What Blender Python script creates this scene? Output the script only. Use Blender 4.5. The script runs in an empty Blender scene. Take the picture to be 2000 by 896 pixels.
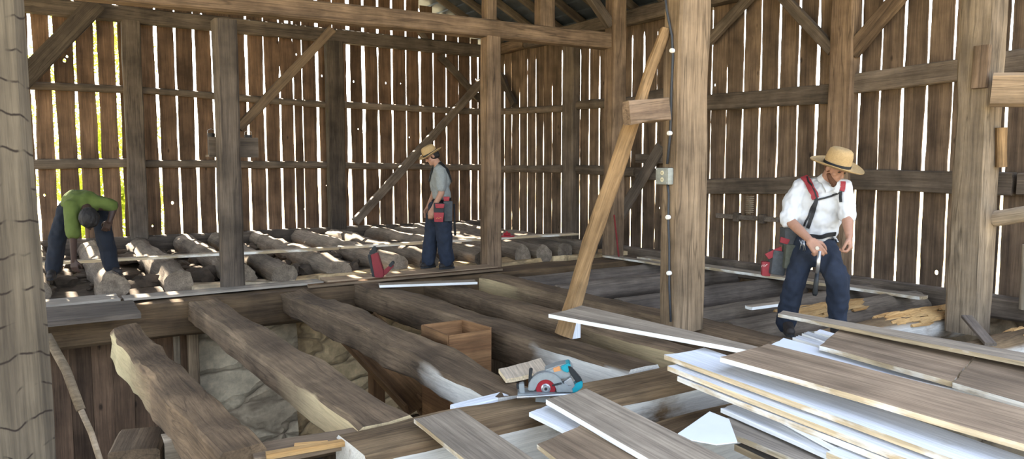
import bpy, bmesh, math, random
from mathutils import Vector, Matrix, noise, Quaternion
random.seed(7)
R = math.radians
C = bpy.context.scene.collection

# ---------------------------------------------------------------- camera, sky, sun, exposure
F, HZ, YAW = 1450.0, 1.5, R(33.5)
TILT = math.atan(125.0 / F)
cam = bpy.data.cameras.new('camera')
cam.sensor_width = 36.0
cam.lens = F / 2000.0 * 36.0
cam.clip_start = 0.05
camo = bpy.data.objects.new('camera', cam)
C.objects.link(camo)
camo.location = (0, 0, HZ)
camo.rotation_euler = (R(90) - TILT, 0, -YAW)
bpy.context.scene.camera = camo
SC = bpy.context.scene
SC.view_settings.view_transform = 'Standard'
SC.view_settings.look = 'None'
SC.view_settings.gamma = 1.0
SC.view_settings.use_curve_mapping = False
SC.view_settings.exposure = 0.62
SC.cycles.use_denoising = True
SC.cycles.max_bounces = 8
SC.cycles.diffuse_bounces = 5
SC.cycles.sample_clamp_indirect = 6.0
SKY_STRENGTH, SUN_POWER, SUN_EL = 0.8, 34.0, R(47)
world = bpy.data.worlds.new('sky')
SC.world = world
world.use_nodes = True
wn = world.node_tree.nodes
wl = world.node_tree.links
wn.clear()
sky = wn.new('ShaderNodeTexSky')
sky.sky_type = 'NISHITA'
sky.sun_disc = False
sky.sun_elevation = SUN_EL
sky.sun_rotation = R(8)
sky.air_density = 1.0
sky.dust_density = 2.5
bgn = wn.new('ShaderNodeBackground')
bgn.inputs['Strength'].default_value = SKY_STRENGTH
wo = wn.new('ShaderNodeOutputWorld')
hs = wn.new('ShaderNodeHueSaturation')
hs.inputs['Saturation'].default_value = 0.62
wl.new(sky.outputs[0], hs.inputs['Color'])
wl.new(hs.outputs[0], bgn.inputs[0])
wl.new(bgn.outputs[0], wo.inputs[0])
sun = bpy.data.lights.new('sun', 'SUN')
sun.energy = SUN_POWER
sun.angle = R(0.7)
sun.color = (1.0, 0.9, 0.74)
suno = bpy.data.objects.new('sun', sun)
C.objects.link(suno)
suno.rotation_euler = Vector((-0.02, -1.0, -math.tan(SUN_EL))).to_track_quat('-Z', 'Y').to_euler()
suno.location = (4, 30, 25)

# ---------------------------------------------------------------- helpers: the photograph's rays in barn axes (X along the back wall, Y into the depth)
CT, ST = math.cos(TILT), math.sin(TILT)
def ray(px, py):
    a = (px - 1000) / F
    b = (448 - py) / F
    x, y, z = a, CT + b * ST, -ST + b * CT
    return Vector((math.cos(YAW) * x + math.sin(YAW) * y, -math.sin(YAW) * x + math.cos(YAW) * y, z))
def P(px, py, z=0.0):
    d = ray(px, py)
    return Vector((0, 0, HZ)) + d * ((z - HZ) / d.z)
def PV(px, py, v):
    d = ray(px, py)
    return Vector((0, 0, HZ)) + d * (v / d.y)
def PU(px, py, u):
    d = ray(px, py)
    return Vector((0, 0, HZ)) + d * (u / d.x)
def hexc(h, k=1.0):
    h = h.lstrip('#')
    o = []
    for i in (0, 2, 4):
        c = int(h[i:i + 2], 16) / 255.0
        c = c / 12.92 if c <= 0.04045 else ((c + 0.055) / 1.055) ** 2.4
        o.append(c * k)
    return (o[0], o[1], o[2], 1.0)

# ---------------------------------------------------------------- materials
def newmat(name):
    m = bpy.data.materials.new(name)
    m.use_nodes = True
    nt = m.node_tree
    nt.nodes.clear()
    out = nt.nodes.new('ShaderNodeOutputMaterial')
    b = nt.nodes.new('ShaderNodeBsdfPrincipled')
    nt.links.new(b.outputs[0], out.inputs[0])
    return m, nt, b
def nd(nt, t, **kw):
    n = nt.nodes.new(t)
    for k, v in kw.items():
        setattr(n, k, v)
    return n
def math_(nt, op, a, b=None, clamp=False):
    n = nd(nt, 'ShaderNodeMath', operation=op)
    n.use_clamp = clamp
    for i, x in enumerate((a, b)):
        if x is None:
            continue
        if isinstance(x, (int, float)):
            n.inputs[i].default_value = x
        else:
            nt.links.new(x, n.inputs[i])
    return n.outputs[0]
def mixc(nt, f, a, b, mode='MIX'):
    n = nd(nt, 'ShaderNodeMix', data_type='RGBA', blend_type=mode)
    for s, x in ((0, f), (6, a), (7, b)):
        if isinstance(x, (int, float)):
            n.inputs[s].default_value = x
        elif isinstance(x, tuple):
            n.inputs[s].default_value = x
        else:
            nt.links.new(x, n.inputs[s])
    return n.outputs[2]
def ramp(nt, f, stops):
    n = nd(nt, 'ShaderNodeValToRGB')
    e = n.color_ramp.elements
    while len(e) > 1:
        e.remove(e[-1])
    e[0].position, e[0].color = stops[0]
    for p, c in stops[1:]:
        x = e.new(p)
        x.color = c
    nt.links.new(f, n.inputs[0])
    return n.outputs[0]
def noise_(nt, vec, scale, detail=6, rough=0.6):
    n = nd(nt, 'ShaderNodeTexNoise')
    n.inputs['Scale'].default_value = scale
    n.inputs['Detail'].default_value = detail
    n.inputs['Roughness'].default_value = rough
    nt.links.new(vec, n.inputs['Vector'])
    return n.outputs[0]
def mapping(nt, vec, scale, offs=None):
    n = nd(nt, 'ShaderNodeMapping')
    n.inputs['Scale'].default_value = scale
    nt.links.new(vec, n.inputs['Vector'])
    if offs is not None:
        nt.links.new(offs, n.inputs['Location'])
    return n.outputs[0]
W1 = (1, 1, 1, 1)
def g(v):
    return (v, v, v, 1)
def wood(name, dark, light, axis='X', bump=0.35, wash=0.0, washcol='#cfc8ba', washtop=False, washx=None, island=False, rough=0.85,
         stain=0.45, fine=70, checks=0.0):
    """weathered timber: long grain, blotches, optional whitewash left on the faces that were never floored over"""
    m, nt, b = newmat(name)
    tc = nd(nt, 'ShaderNodeTexCoord')
    oi = nd(nt, 'ShaderNodeObjectInfo')
    if island:
        gi = nd(nt, 'ShaderNodeNewGeometry')
        rnd = gi.outputs['Random Per Island']
    else:
        rnd = oi.outputs['Random']
    off = math_(nt, 'MULTIPLY', rnd, 57.0)
    long = (0.55, 11, 11) if axis == 'X' else (11, 11, 0.55)
    fin = (2.2, fine, fine) if axis == 'X' else (fine, fine, 2.2)
    v1 = mapping(nt, tc.outputs['Object'], long, off)
    v2 = mapping(nt, tc.outputs['Object'], fin, off)
    v3 = mapping(nt, tc.outputs['Object'], (1, 1, 1), off)
    n1 = noise_(nt, v1, 1.0, 7, 0.62)
    n2 = noise_(nt, v2, 1.0, 4, 0.7)
    n3 = noise_(nt, v3, 2.3, 5, 0.55)
    base = ramp(nt, n1, [(0.28, dark), (0.72, light)])
    f2 = ramp(nt, n2, [(0.3, g(0.62)), (0.62, g(1.12))])
    base = mixc(nt, 1.0, base, f2, 'MULTIPLY')
    st = ramp(nt, n3, [(0.32, g(1.0 - stain)), (0.66, g(1.15))])
    base = mixc(nt, 1.0, base, st, 'MULTIPLY')
    tint = math_(nt, 'ADD', math_(nt, 'MULTIPLY', rnd, 0.55), 0.72)
    tn = nd(nt, 'ShaderNodeCombineColor')
    for i in range(3):
        nt.links.new(tint, tn.inputs[i])
    base = mixc(nt, 1.0, base, tn.outputs[0], 'MULTIPLY')
    height = math_(nt, 'ADD', math_(nt, 'MULTIPLY', n1, 0.6), math_(nt, 'MULTIPLY', n2, 0.4))
    if checks > 0:
        v4 = mapping(nt, tc.outputs['Object'], (0.35, 7, 7) if axis == 'X' else (7, 7, 0.35), off)
        n4 = noise_(nt, v4, 1.0, 3, 0.5)
        ck = math_(nt, 'ABSOLUTE', math_(nt, 'SUBTRACT', n4, 0.5))
        ckm = ramp(nt, ck, [(0.0, g(1.0 - checks)), (0.018, W1)])
        base = mixc(nt, 1.0, base, ckm, 'MULTIPLY')
    if island:
        vk = nd(nt, 'ShaderNodeTexVoronoi', feature='F1')
        vk.inputs['Scale'].default_value = 1.0
        nt.links.new(mapping(nt, tc.outputs['Object'], (5.5, 5.5, 2.6), off), vk.inputs['Vector'])
        sk = nd(nt, 'ShaderNodeSeparateColor')
        nt.links.new(vk.outputs['Color'], sk.inputs[0])
        kn = mixc(nt, 1.0, ramp(nt, vk.outputs['Distance'], [(0.06, W1), (0.14, g(0))]), ramp(nt, sk.outputs[0], [(0.62, g(0)), (0.64, g(0.75))]), 'MULTIPLY')
        base = mixc(nt, kn, base, hexc('#1f1813'))
    if wash > 0:
        nw = noise_(nt, mapping(nt, tc.outputs['Object'], (1.6, 4, 4) if axis == 'X' else (4, 4, 1.6), off), 1.1, 5, 0.6)
        wm = ramp(nt, nw, [(max(0.0, 0.62 - wash * 0.5), g(0)), (0.70 - wash * 0.36, g(1))])
        if not washtop:
            sp = nd(nt, 'ShaderNodeSeparateXYZ')
            nt.links.new(tc.outputs['Normal'], sp.inputs[0])
            side = ramp(nt, sp.outputs[2], [(0.35, W1), (0.65, g(0))])
            wm = mixc(nt, 1.0, wm, side, 'MULTIPLY')
        if washx:
            sx_ = nd(nt, 'ShaderNodeSeparateXYZ')
            nt.links.new(tc.outputs['Object'], sx_.inputs[0])
            tx = math_(nt, 'DIVIDE', math_(nt, 'ADD', math_(nt, 'SUBTRACT', sx_.outputs[0], washx[0]), math_(nt, 'MULTIPLY', math_(nt, 'SUBTRACT', nw, 0.5), 0.8)), washx[1] - washx[0], True)
            wm = mixc(nt, 1.0, wm, ramp(nt, tx, [(0.0, g(0)), (1.0, W1)]), 'MULTIPLY')
        wc = mixc(nt, 1.0, hexc(washcol), ramp(nt, n2, [(0.25, g(0.72)), (0.6, g(1.05))]), 'MULTIPLY')
        base = mixc(nt, wm, base, wc)
    nt.links.new(base, b.inputs['Base Color'])
    b.inputs['Roughness'].default_value = rough
    b.inputs['Specular IOR Level'].default_value = 0.25
    bp = nd(nt, 'ShaderNodeBump')
    bp.inputs['Strength'].default_value = bump
    bp.inputs['Distance'].default_value = 0.02
    nt.links.new(height, bp.inputs['Height'])
    nt.links.new(bp.outputs[0], b.inputs['Normal'])
    return m
def plain(name, col, rough=0.6, metal=0.0, var=0.15, scale=30, bump=0.0, spec=0.4):
    m, nt, b = newmat(name)
    tc = nd(nt, 'ShaderNodeTexCoord')
    n = noise_(nt, tc.outputs['Object'], scale, 5, 0.6)
    f = ramp(nt, n, [(0.3, g(1 - var)), (0.7, g(1 + var))])
    nt.links.new(mixc(nt, 1.0, col, f, 'MULTIPLY'), b.inputs['Base Color'])
    b.inputs['Roughness'].default_value = rough
    b.inputs['Metallic'].default_value = metal
    b.inputs['Specular IOR Level'].default_value = spec
    if bump:
        bp = nd(nt, 'ShaderNodeBump')
        bp.inputs['Strength'].default_value = bump
        bp.inputs['Distance'].default_value = 0.01
        nt.links.new(n, bp.inputs['Height'])
        nt.links.new(bp.outputs[0], b.inputs['Normal'])
    return m
def stone(name, c1, c2, mortar, scale=2.2):
    m, nt, b = newmat(name)
    tc = nd(nt, 'ShaderNodeTexCoord')
    mp = mapping(nt, tc.outputs['Object'], (1.0, 1.0, 1.75))
    dn = nd(nt, 'ShaderNodeTexNoise')
    dn.inputs['Scale'].default_value = 2.5
    nt.links.new(mp, dn.inputs['Vector'])
    ad = nd(nt, 'ShaderNodeMix', data_type='VECTOR')
    ad.inputs[0].default_value = 0.3
    nt.links.new(mp, ad.inputs[4])
    nt.links.new(dn.outputs['Color'], ad.inputs[5])
    ve = nd(nt, 'ShaderNodeTexVoronoi', feature='DISTANCE_TO_EDGE')
    vc = nd(nt, 'ShaderNodeTexVoronoi', feature='F1')
    for v in (ve, vc):
        v.inputs['Scale'].default_value = scale
        nt.links.new(ad.outputs[1], v.inputs['Vector'])
    n = noise_(nt, tc.outputs['Object'], 7, 8, 0.65)
    sp = nd(nt, 'ShaderNodeSeparateColor')
    nt.links.new(vc.outputs['Color'], sp.inputs[0])
    col = mixc(nt, sp.outputs[0], c1, c2)
    col = mixc(nt, 1.0, col, ramp(nt, n, [(0.3, g(0.6)), (0.7, g(1.2))]), 'MULTIPLY')
    ms = ramp(nt, ve.outputs['Distance'], [(0.01, g(0.7)), (0.06, g(0))])
    col = mixc(nt, ms, col, mortar)
    nt.links.new(col, b.inputs['Base Color'])
    b.inputs['Roughness'].default_value = 0.95
    hh = math_(nt, 'ADD', math_(nt, 'MULTIPLY', ramp(nt, ve.outputs['Distance'], [(0.0, g(0)), (0.16, W1)]), 1.0), math_(nt, 'MULTIPLY', n, 0.5))
    bp = nd(nt, 'ShaderNodeBump')
    bp.inputs['Strength'].default_value = 0.8
    bp.inputs['Distance'].default_value = 0.06
    nt.links.new(hh, bp.inputs['Height'])
    nt.links.new(bp.outputs[0], b.inputs['Normal'])
    return m
M = {}
M['wall'] = wood('weathered_wall_boards', hexc('#4f4136'), hexc('#86715c'), 'Z', island=True, bump=0.3)
M['wall_back'] = wood('dark_wall_boards', hexc('#4d3c2e'), hexc('#826750'), 'Z', island=True, bump=0.3)
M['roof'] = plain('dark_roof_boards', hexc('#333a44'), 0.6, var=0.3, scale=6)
M['post'] = wood('brown_hewn_post', hexc('#635142'), hexc('#977f66'), checks=0.45)
M['darkpost'] = wood('dark_hewn_post', hexc('#494039'), hexc('#6d6154'), checks=0.4)
M['palepost'] = wood('pale_tan_hewn_post', hexc('#7e6a54'), hexc('#b99f80'), bump=0.3, stain=0.42, checks=0.5)
M['greypost'] = wood('grey_brown_hewn_post', hexc('#6c5f50'), hexc('#9d8b73'), bump=0.4, stain=0.35, checks=0.45)
M['yellowlog'] = wood('yellow_tan_pole', hexc('#876945'), hexc('#c4a074'), bump=0.45, stain=0.38, checks=0.3)
M['girt'] = wood('brown_girt', hexc('#544a3f'), hexc('#857667'))
M['joist'] = wood('dusty_brown_joist', hexc('#5c4c3b'), hexc('#8a745b'), bump=0.5, wash=0.8, washcol='#d2bb90', washx=(3.3, 4.4), stain=0.4, checks=0.35)
M['joistwhite'] = wood('whitewashed_joist', hexc('#6f583f'), hexc('#a48a68'), bump=0.5, wash=0.72, washcol='#d8d3c8', stain=0.4, checks=0.35)
M['joistend'] = wood('joist_with_whitewashed_end', hexc('#5c4c3b'), hexc('#8a745b'), bump=0.5, wash=1.0, washcol='#dedad0', washx=(3.7, 4.3), stain=0.4, checks=0.35)
M['joistcream'] = wood('joist_with_cream_broken_side', hexc('#594836'), hexc('#846d53'), bump=0.6, wash=0.9, washcol='#cdbb8f', washx=(2.0, 0.6), stain=0.45, checks=0.35)
M['log'] = wood('dusty_grey_log', hexc('#675b4e'), hexc('#998a78'), bump=0.5, stain=0.35)
M['darklog'] = wood('dark_grey_log', hexc('#544b43'), hexc('#7d7165'), bump=0.45, stain=0.35)
M['girder'] = wood('dark_brown_girder', hexc('#46382a'), hexc('#715c43'), bump=0.4, stain=0.4)
M['split'] = wood('fresh_split_yellow_wood', hexc('#a9783f'), hexc('#e3bd84'), bump=0.9, stain=0.2, fine=110)
M['board'] = wood('grey_brown_board_face', hexc('#857869'), hexc('#b8a892'), bump=0.12, stain=0.22)
M['boardbrown'] = wood('brown_board_face', hexc('#7f6b56'), hexc('#ae967b'), bump=0.12, stain=0.28)
M['boarddark'] = wood('dark_grey_board_face', hexc('#7d746a'), hexc('#a89d8e'), bump=0.12, stain=0.2)
M['boardpale'] = wood('pale_board_face', hexc('#a08f7a'), hexc('#cdbda6'), bump=0.12, stain=0.2)
M['boardwhite'] = wood('white_painted_board_face', hexc('#9a9384'), hexc('#b5ac9c'), bump=0.15, wash=1.05, washcol='#eef1f5', washtop=True, stain=0.12)
M['boardedge'] = wood('worn_cream_board_edge', hexc('#a68d69'), hexc('#dccaa9'), bump=0.2, wash=0.25, washcol='#f0ece2', washtop=True, stain=0.2)
M['boardedgewhite'] = wood('white_board_edge', hexc('#b8aa94'), hexc('#e0d8c8'), bump=0.2, wash=0.9, washcol='#f2f2ee', washtop=True, stain=0.1)
M['whitesheet'] = plain('white_sheet_face', hexc('#e9edf2'), 0.6, var=0.03, scale=5)
M['rust'] = wood('rusty_brown_chute_wood', hexc('#5a422c'), hexc('#8a6947'), bump=0.25, stain=0.35)
M['boxwood'] = wood('warm_brown_box_wood', hexc('#6a4a30'), hexc('#95704c'), bump=0.25, stain=0.3)
M['stone'] = stone('tan_rubble_stone', hexc('#c4a67a'), hexc('#e2c79a'), hexc('#927d60'), 2.4)
M['stonewhite'] = stone('whitewashed_rubble_stone', hexc('#b8a488'), hexc('#dbc9a9'), hexc('#867560'), 1.7)
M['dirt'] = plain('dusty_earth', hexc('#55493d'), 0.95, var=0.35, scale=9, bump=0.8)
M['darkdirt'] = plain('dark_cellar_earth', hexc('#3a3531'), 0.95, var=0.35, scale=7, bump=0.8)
M['grass'] = plain('dry_sunlit_ground', hexc('#b0a482'), 0.95, var=0.3, scale=3)
M['bark'] = plain('grey_bark', hexc('#6a5b4a'), 0.95, var=0.3, scale=14, bump=0.6)
def leafmat():
    m, nt, b = newmat('yellow_green_leaves')
    out = [n for n in nt.nodes if n.type == 'OUTPUT_MATERIAL'][0]
    b.inputs['Base Color'].default_value = hexc('#93a636')
    b.inputs['Roughness'].default_value = 0.7
    t = nd(nt, 'ShaderNodeBsdfTranslucent')
    t.inputs[0].default_value = hexc('#c3cf4a')
    mx = nd(nt, 'ShaderNodeMixShader')
    mx.inputs[0].default_value = 0.55
    nt.links.new(b.outputs[0], mx.inputs[1])
    nt.links.new(t.outputs[0], mx.inputs[2])
    nt.links.new(mx.outputs[0], out.inputs[0])
    return m
M['leaf'] = leafmat()
def hewnpost():
    """pale adzed post with the dark cross cuts of the scoring axe"""
    m = wood('scored_pale_hewn_post', hexc('#50473c'), hexc('#756a59'), bump=0.3, stain=0.3)
    nt = m.node_tree
    b = [n for n in nt.nodes if n.type == 'BSDF_PRINCIPLED'][0]
    tc = nd(nt, 'ShaderNodeTexCoord')
    sw = nd(nt, 'ShaderNodeSeparateXYZ')
    nt.links.new(tc.outputs['Object'], sw.inputs[0])
    nl = noise_(nt, mapping(nt, tc.outputs['Object'], (1.2, 9, 9)), 1.0, 1, 0.4)
    nf = noise_(nt, mapping(nt, tc.outputs['Object'], (14, 30, 30)), 1.0, 2, 0.5)
    t_ = math_(nt, 'ADD', math_(nt, 'DIVIDE', sw.outputs[0], 0.125), math_(nt, 'ADD', math_(nt, 'MULTIPLY', nl, 1.1), math_(nt, 'MULTIPLY', nf, 0.1)))
    ln = math_(nt, 'ABSOLUTE', math_(nt, 'SUBTRACT', math_(nt, 'FRACT', t_), 0.5))
    nm = noise_(nt, mapping(nt, tc.outputs['Object'], (7, 13, 13)), 1.0, 2, 0.5)
    mk = math_(nt, 'MULTIPLY', ramp(nt, ln, [(0.012, W1), (0.05, g(0))]), ramp(nt, nm, [(0.46, g(0)), (0.54, W1)]))
    old = b.inputs['Base Color'].links[0].from_socket
    nt.links.new(mixc(nt, mk, old, hexc('#2a221c')), b.inputs['Base Color'])
    return m
M['scored'] = hewnpost()
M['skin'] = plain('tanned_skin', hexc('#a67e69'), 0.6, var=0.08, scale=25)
M['shadeskin'] = plain('silhouette_dark_skin', hexc('#3c2c26'), 0.6, var=0.08, scale=25)  # skin darkened to a silhouette, shade put into its colour
M['hair'] = plain('dark_brown_hair', hexc('#1d1a1a'), 0.7, var=0.3, scale=90, bump=0.5)
M['beard'] = plain('brown_beard', hexc('#5a3b2a'), 0.8, var=0.3, scale=110, bump=0.6)
M['eye'] = plain('eye', hexc('#2a211c'), 0.3, var=0.0)
M['shirt'] = plain('white_cotton_shirt', hexc('#cdd0d4'), 0.85, var=0.06, scale=9, bump=0.25)
M['greyshirt'] = plain('grey_check_shirt', hexc('#8a8f8f'), 0.9, var=0.12, scale=70, bump=0.2)
M['greenshirt'] = plain('lime_green_shirt', hexc('#4d5a27'), 0.9, var=0.08, scale=12, bump=0.25)
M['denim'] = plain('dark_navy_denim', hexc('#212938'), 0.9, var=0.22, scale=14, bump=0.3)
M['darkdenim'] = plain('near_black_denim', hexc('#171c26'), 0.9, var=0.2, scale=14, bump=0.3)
M['boot'] = plain('dark_leather_boot', hexc('#2b2624'), 0.7, var=0.2, scale=20)
M['straw'] = plain('woven_straw', hexc('#b09468'), 0.8, var=0.14, scale=85, bump=0.5)
M['black'] = plain('black_webbing', hexc('#202226'), 0.6, var=0.15, scale=40)
M['red'] = plain('red_fabric', hexc('#93343b'), 0.7, var=0.15, scale=30)
M['redplastic'] = plain('red_plastic', hexc('#a01f2a'), 0.4, var=0.08, scale=20)
M['darkred'] = plain('dark_red_plastic', hexc('#7a1c26'), 0.45, var=0.08, scale=20)
M['maroon'] = plain('faded_red_paint', hexc('#7e2f2f'), 0.7, var=0.2, scale=20)
M['greycloth'] = plain('grey_pouch_canvas', hexc('#4a4d50'), 0.85, var=0.2, scale=30)
M['olive'] = plain('olive_grey_canvas', hexc('#4e5148'), 0.85, var=0.2, scale=30)
M['steel'] = plain('worn_steel', hexc('#b9bcc0'), 0.35, 0.85, var=0.12, scale=25)
M['alu'] = plain('cast_grey_metal', hexc('#8f9494'), 0.5, 0.3, var=0.08, scale=30)
M['teal'] = plain('teal_plastic', hexc('#128f9e'), 0.4, var=0.06, scale=20)
M['blackplastic'] = plain('black_plastic', hexc('#1f2326'), 0.5, var=0.1, scale=20)
M['greybox'] = plain('weathered_grey_outlet_box', hexc('#9a9d95'), 0.6, 0.3, var=0.15, scale=30)
M['ivory'] = plain('ivory_outlet', hexc('#d9cfae'), 0.5, var=0.05)
M['porcelain'] = plain('white_porcelain', hexc('#f0eee8'), 0.3, var=0.02)
M['cable'] = plain('dark_cable', hexc('#3a3d42'), 0.6, var=0.1)
M['iron'] = plain('dark_iron', hexc('#3b3835'), 0.6, 0.5, var=0.2, scale=30)
M['orange'] = plain('orange_label', hexc('#c98a55'), 0.6, var=0.05)
M['toolhandle'] = wood('worn_tool_handle', hexc('#76664f'), hexc('#a3917a'), bump=0.15)

# ---------------------------------------------------------------- object helpers
def tag(o, label=None, cat=None, group=None, kind=None):
    if label:
        o['label'] = label
    if cat:
        o['category'] = cat
    if group:
        o['group'] = group
    if kind:
        o['kind'] = kind
    return o
def link(name, bm, mats, parent=None, smooth=None, mw=None):
    me = bpy.data.meshes.new(name)
    bmesh.ops.recalc_face_normals(bm, faces=bm.faces[:])
    bm.to_mesh(me)
    bm.free()
    if not isinstance(mats, (list, tuple)):
        mats = [mats]
    for m in mats:
        me.materials.append(m)
    if smooth is not None:
        me.polygons.foreach_set('use_smooth', [True] * len(me.polygons))
        if smooth < 180:
            me.set_sharp_from_angle(angle=R(smooth))
    o = bpy.data.objects.new(name, me)
    C.objects.link(o)
    if parent:
        o.parent = parent
    if mw is not None:
        o.matrix_local = mw
    return o
def empty(name, loc, rz=0.0, label=None, cat=None, group=None, mw=None):
    o = bpy.data.objects.new(name, None)
    o.empty_display_size = 0.1
    C.objects.link(o)
    if mw is not None:
        o.matrix_world = mw
    else:
        o.location = loc
        o.rotation_euler = (0, 0, rz)
    return tag(o, label, cat, group)
def frame(p0, p1, ref=(0, 0, 1)):
    p0, p1, r = Vector(p0), Vector(p1), Vector(ref)
    x = (p1 - p0).normalized()
    y = r.cross(x)
    if y.length < 1e-4:
        y = Vector((0, 1, 0)).cross(x)
    y.normalize()
    z = x.cross(y)
    m = Matrix((x, y, z)).transposed().to_4x4()
    m.translation = p0
    return m, (p1 - p0).length
def nz(p, s=0.0):
    return noise.noise(Vector(p) + Vector((s * 17.3, s * 7.1, s * 3.7)))
SEED = [0]
def section(style, w, h, corner=None):
    a, b = w / 2, h / 2
    if style == 'log':
        return [(a * math.cos(2 * math.pi * k / 16), b * math.sin(2 * math.pi * k / 16)) for k in range(16)]
    c = corner if corner else (min(w, h) * 0.1 if style == 'hewn' else min(0.008, min(w, h) * 0.15))
    pts = []
    for sx, sy, fl in ((1, 1, 0), (-1, 1, 1), (-1, -1, 0), (1, -1, 1)):
        q = [(sx * a, sy * (b - c)), (sx * (a - c), sy * b)]
        if fl:
            q.reverse()
        pts += q
        if style == 'hewn':
            nx = (0, sy * b) if not fl else (sx * a, 0)
            pts.append(nx)
    return pts
def tmesh(bm, L, w, h, style='hewn', jit=0.01, taper=1.0, rag=(0, 0), bow=0.0, corner=None, step=0.16, mi=0):
    SEED[0] += 1
    s = SEED[0]
    sec = section(style, w, h, corner)
    n = max(3, min(60, int(L / step)))
    rings = []
    for i in range(n + 1):
        t = i / n
        k = 1 + (taper - 1) * t
        bz = bow * math.sin(math.pi * t)
        r = []
        for j, (y, z) in enumerate(sec):
            x = L * t
            q = Vector((x * 1.3, y * 4, z * 4))
            dy = jit * (nz(q, s) + 0.5 * nz(q * 3.1, s + 0.5))
            dz = jit * (nz(q, s + 50) + 0.5 * nz(q * 3.1, s + 60))
            if i == 0 and rag[0]:
                x += rag[0] * (0.5 + 0.9 * nz((j * 2.7, y * 30, z * 30), s))
            if i == n and rag[1]:
                x -= rag[1] * (0.5 + 0.9 * nz((j * 2.7, y * 30, z * 30), s))
            r.append(bm.verts.new((x, y * k + dy, z * k + dz + bz)))
        rings.append(r)
    m = len(sec)
    for i in range(n):
        for j in range(m):
            f = bm.faces.new((rings[i][j], rings[i][(j + 1) % m], rings[i + 1][(j + 1) % m], rings[i + 1][j]))
            f.material_index = mi
    for r, fl in ((rings[0], True), (rings[-1], False)):
        f = bm.faces.new(list(reversed(r)) if fl else r)
        f.material_index = mi
def timber(name, label, cat, p0, p1, w, h, mat, style='hewn', ref=(0, 0, 1), group=None, parent=None, **kw):
    mw, L = frame(p0, p1, ref)
    bm = bmesh.new()
    kw.setdefault('jit', {'hewn': 0.012, 'log': 0.014, 'sawn': 0.003}[style])
    tmesh(bm, L, w, h, style, **kw)
    o = link(name, bm, mat, parent, 40, None)
    o.matrix_world = mw
    if label:
        tag(o, label, cat, group)
    return o
def post(label, u, v, w, d, z0, z1, mat, style='hewn', cat='post', name='barn_post', lean=(0, 0), **kw):
    return timber(name, label, cat, (u, v, z0), (u + lean[0], v + lean[1], z1), w, d, mat, style, ref=(0, 1, 0), **kw)
def qboard(label, q, t, top, edge, bot, name='loose_board', cat='board', group=None, parent=None, warp=0.006, nseg=14, wave=0.004):
    """a board from its four top corners (far left, far right, near right, near left)"""
    SEED[0] += 1
    s = SEED[0]
    q = [Vector(p) for p in q]
    mid = (q[0] + q[1]) / 2
    mw, L = frame(mid, (q[2] + q[3]) / 2)
    inv = mw.inverted()
    ql = [inv @ p for p in q]
    bm = bmesh.new()
    rows = []
    nw = 6
    for i in range(nseg + 1):
        a = i / nseg
        row = []
        for j in range(nw + 1):
            b = j / nw
            p = (ql[0] * (1 - b) + ql[1] * b) * (1 - a) + (ql[3] * (1 - b) + ql[2] * b) * a
            dz = warp * nz((a * L * 0.9, b * 1.2, 0), s) + warp * 0.8 * (2 * b - 1) ** 2
            ed = wave * nz((a * L * 3.0, b * 9, 5), s) if j in (0, nw) else 0
            ex = 0.012 * nz((b * 6, 3, 9), s) if i in (0, nseg) else 0
            row.append((p.x + ex, p.y + ed, p.z + dz))
        rows.append(row)
    vt = [[bm.verts.new(p) for p in r] for r in rows]
    vb = [[bm.verts.new((p[0], p[1], p[2] - t)) for p in r] for r in rows]
    for i in range(nseg):
        for j in range(nw):
            bm.faces.new((vt[i][j], vt[i][j + 1], vt[i + 1][j + 1], vt[i + 1][j])).material_index = 0
            bm.faces.new((vb[i][j], vb[i + 1][j], vb[i + 1][j + 1], vb[i][j + 1])).material_index = 2
    def side(a, b):
        for k in range(len(a) - 1):
            bm.faces.new((a[k], a[k + 1], b[k + 1], b[k])).material_index = 1
    side(vt[0], vb[0])
    side(vt[-1], vb[-1])
    side([r[0] for r in vt], [r[0] for r in vb])
    side([r[-1] for r in vt], [r[-1] for r in vb])
    o = link(name, bm, [top, edge, bot], parent, 40)
    o.matrix_world = mw
    if label:
        tag(o, label, cat, group)
    return o
def box(bm, x0, x1, y0, y1, z0, z1, mi=0, mw=None, bev=0.0):
    vs = [bm.verts.new(Vector(p)) for p in ((x0, y0, z0), (x1, y0, z0), (x1, y1, z0), (x0, y1, z0), (x0, y0, z1), (x1, y0, z1), (x1, y1, z1), (x0, y1, z1))]
    if mw is not None:
        for v in vs:
            v.co = mw @ v.co
    fs = [bm.faces.new([vs[i] for i in ix]) for ix in ((0, 3, 2, 1), (4, 5, 6, 7), (0, 1, 5, 4), (1, 2, 6, 5), (2, 3, 7, 6), (3, 0, 4, 7))]
    for f in fs:
        f.material_index = mi
    if bev:
        es = list({e for f in fs for e in f.edges})
        r = bmesh.ops.bevel(bm, geom=es, offset=bev, segments=2, affect='EDGES', profile=0.6)
        for f in r['faces']:
            f.material_index = mi
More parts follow.
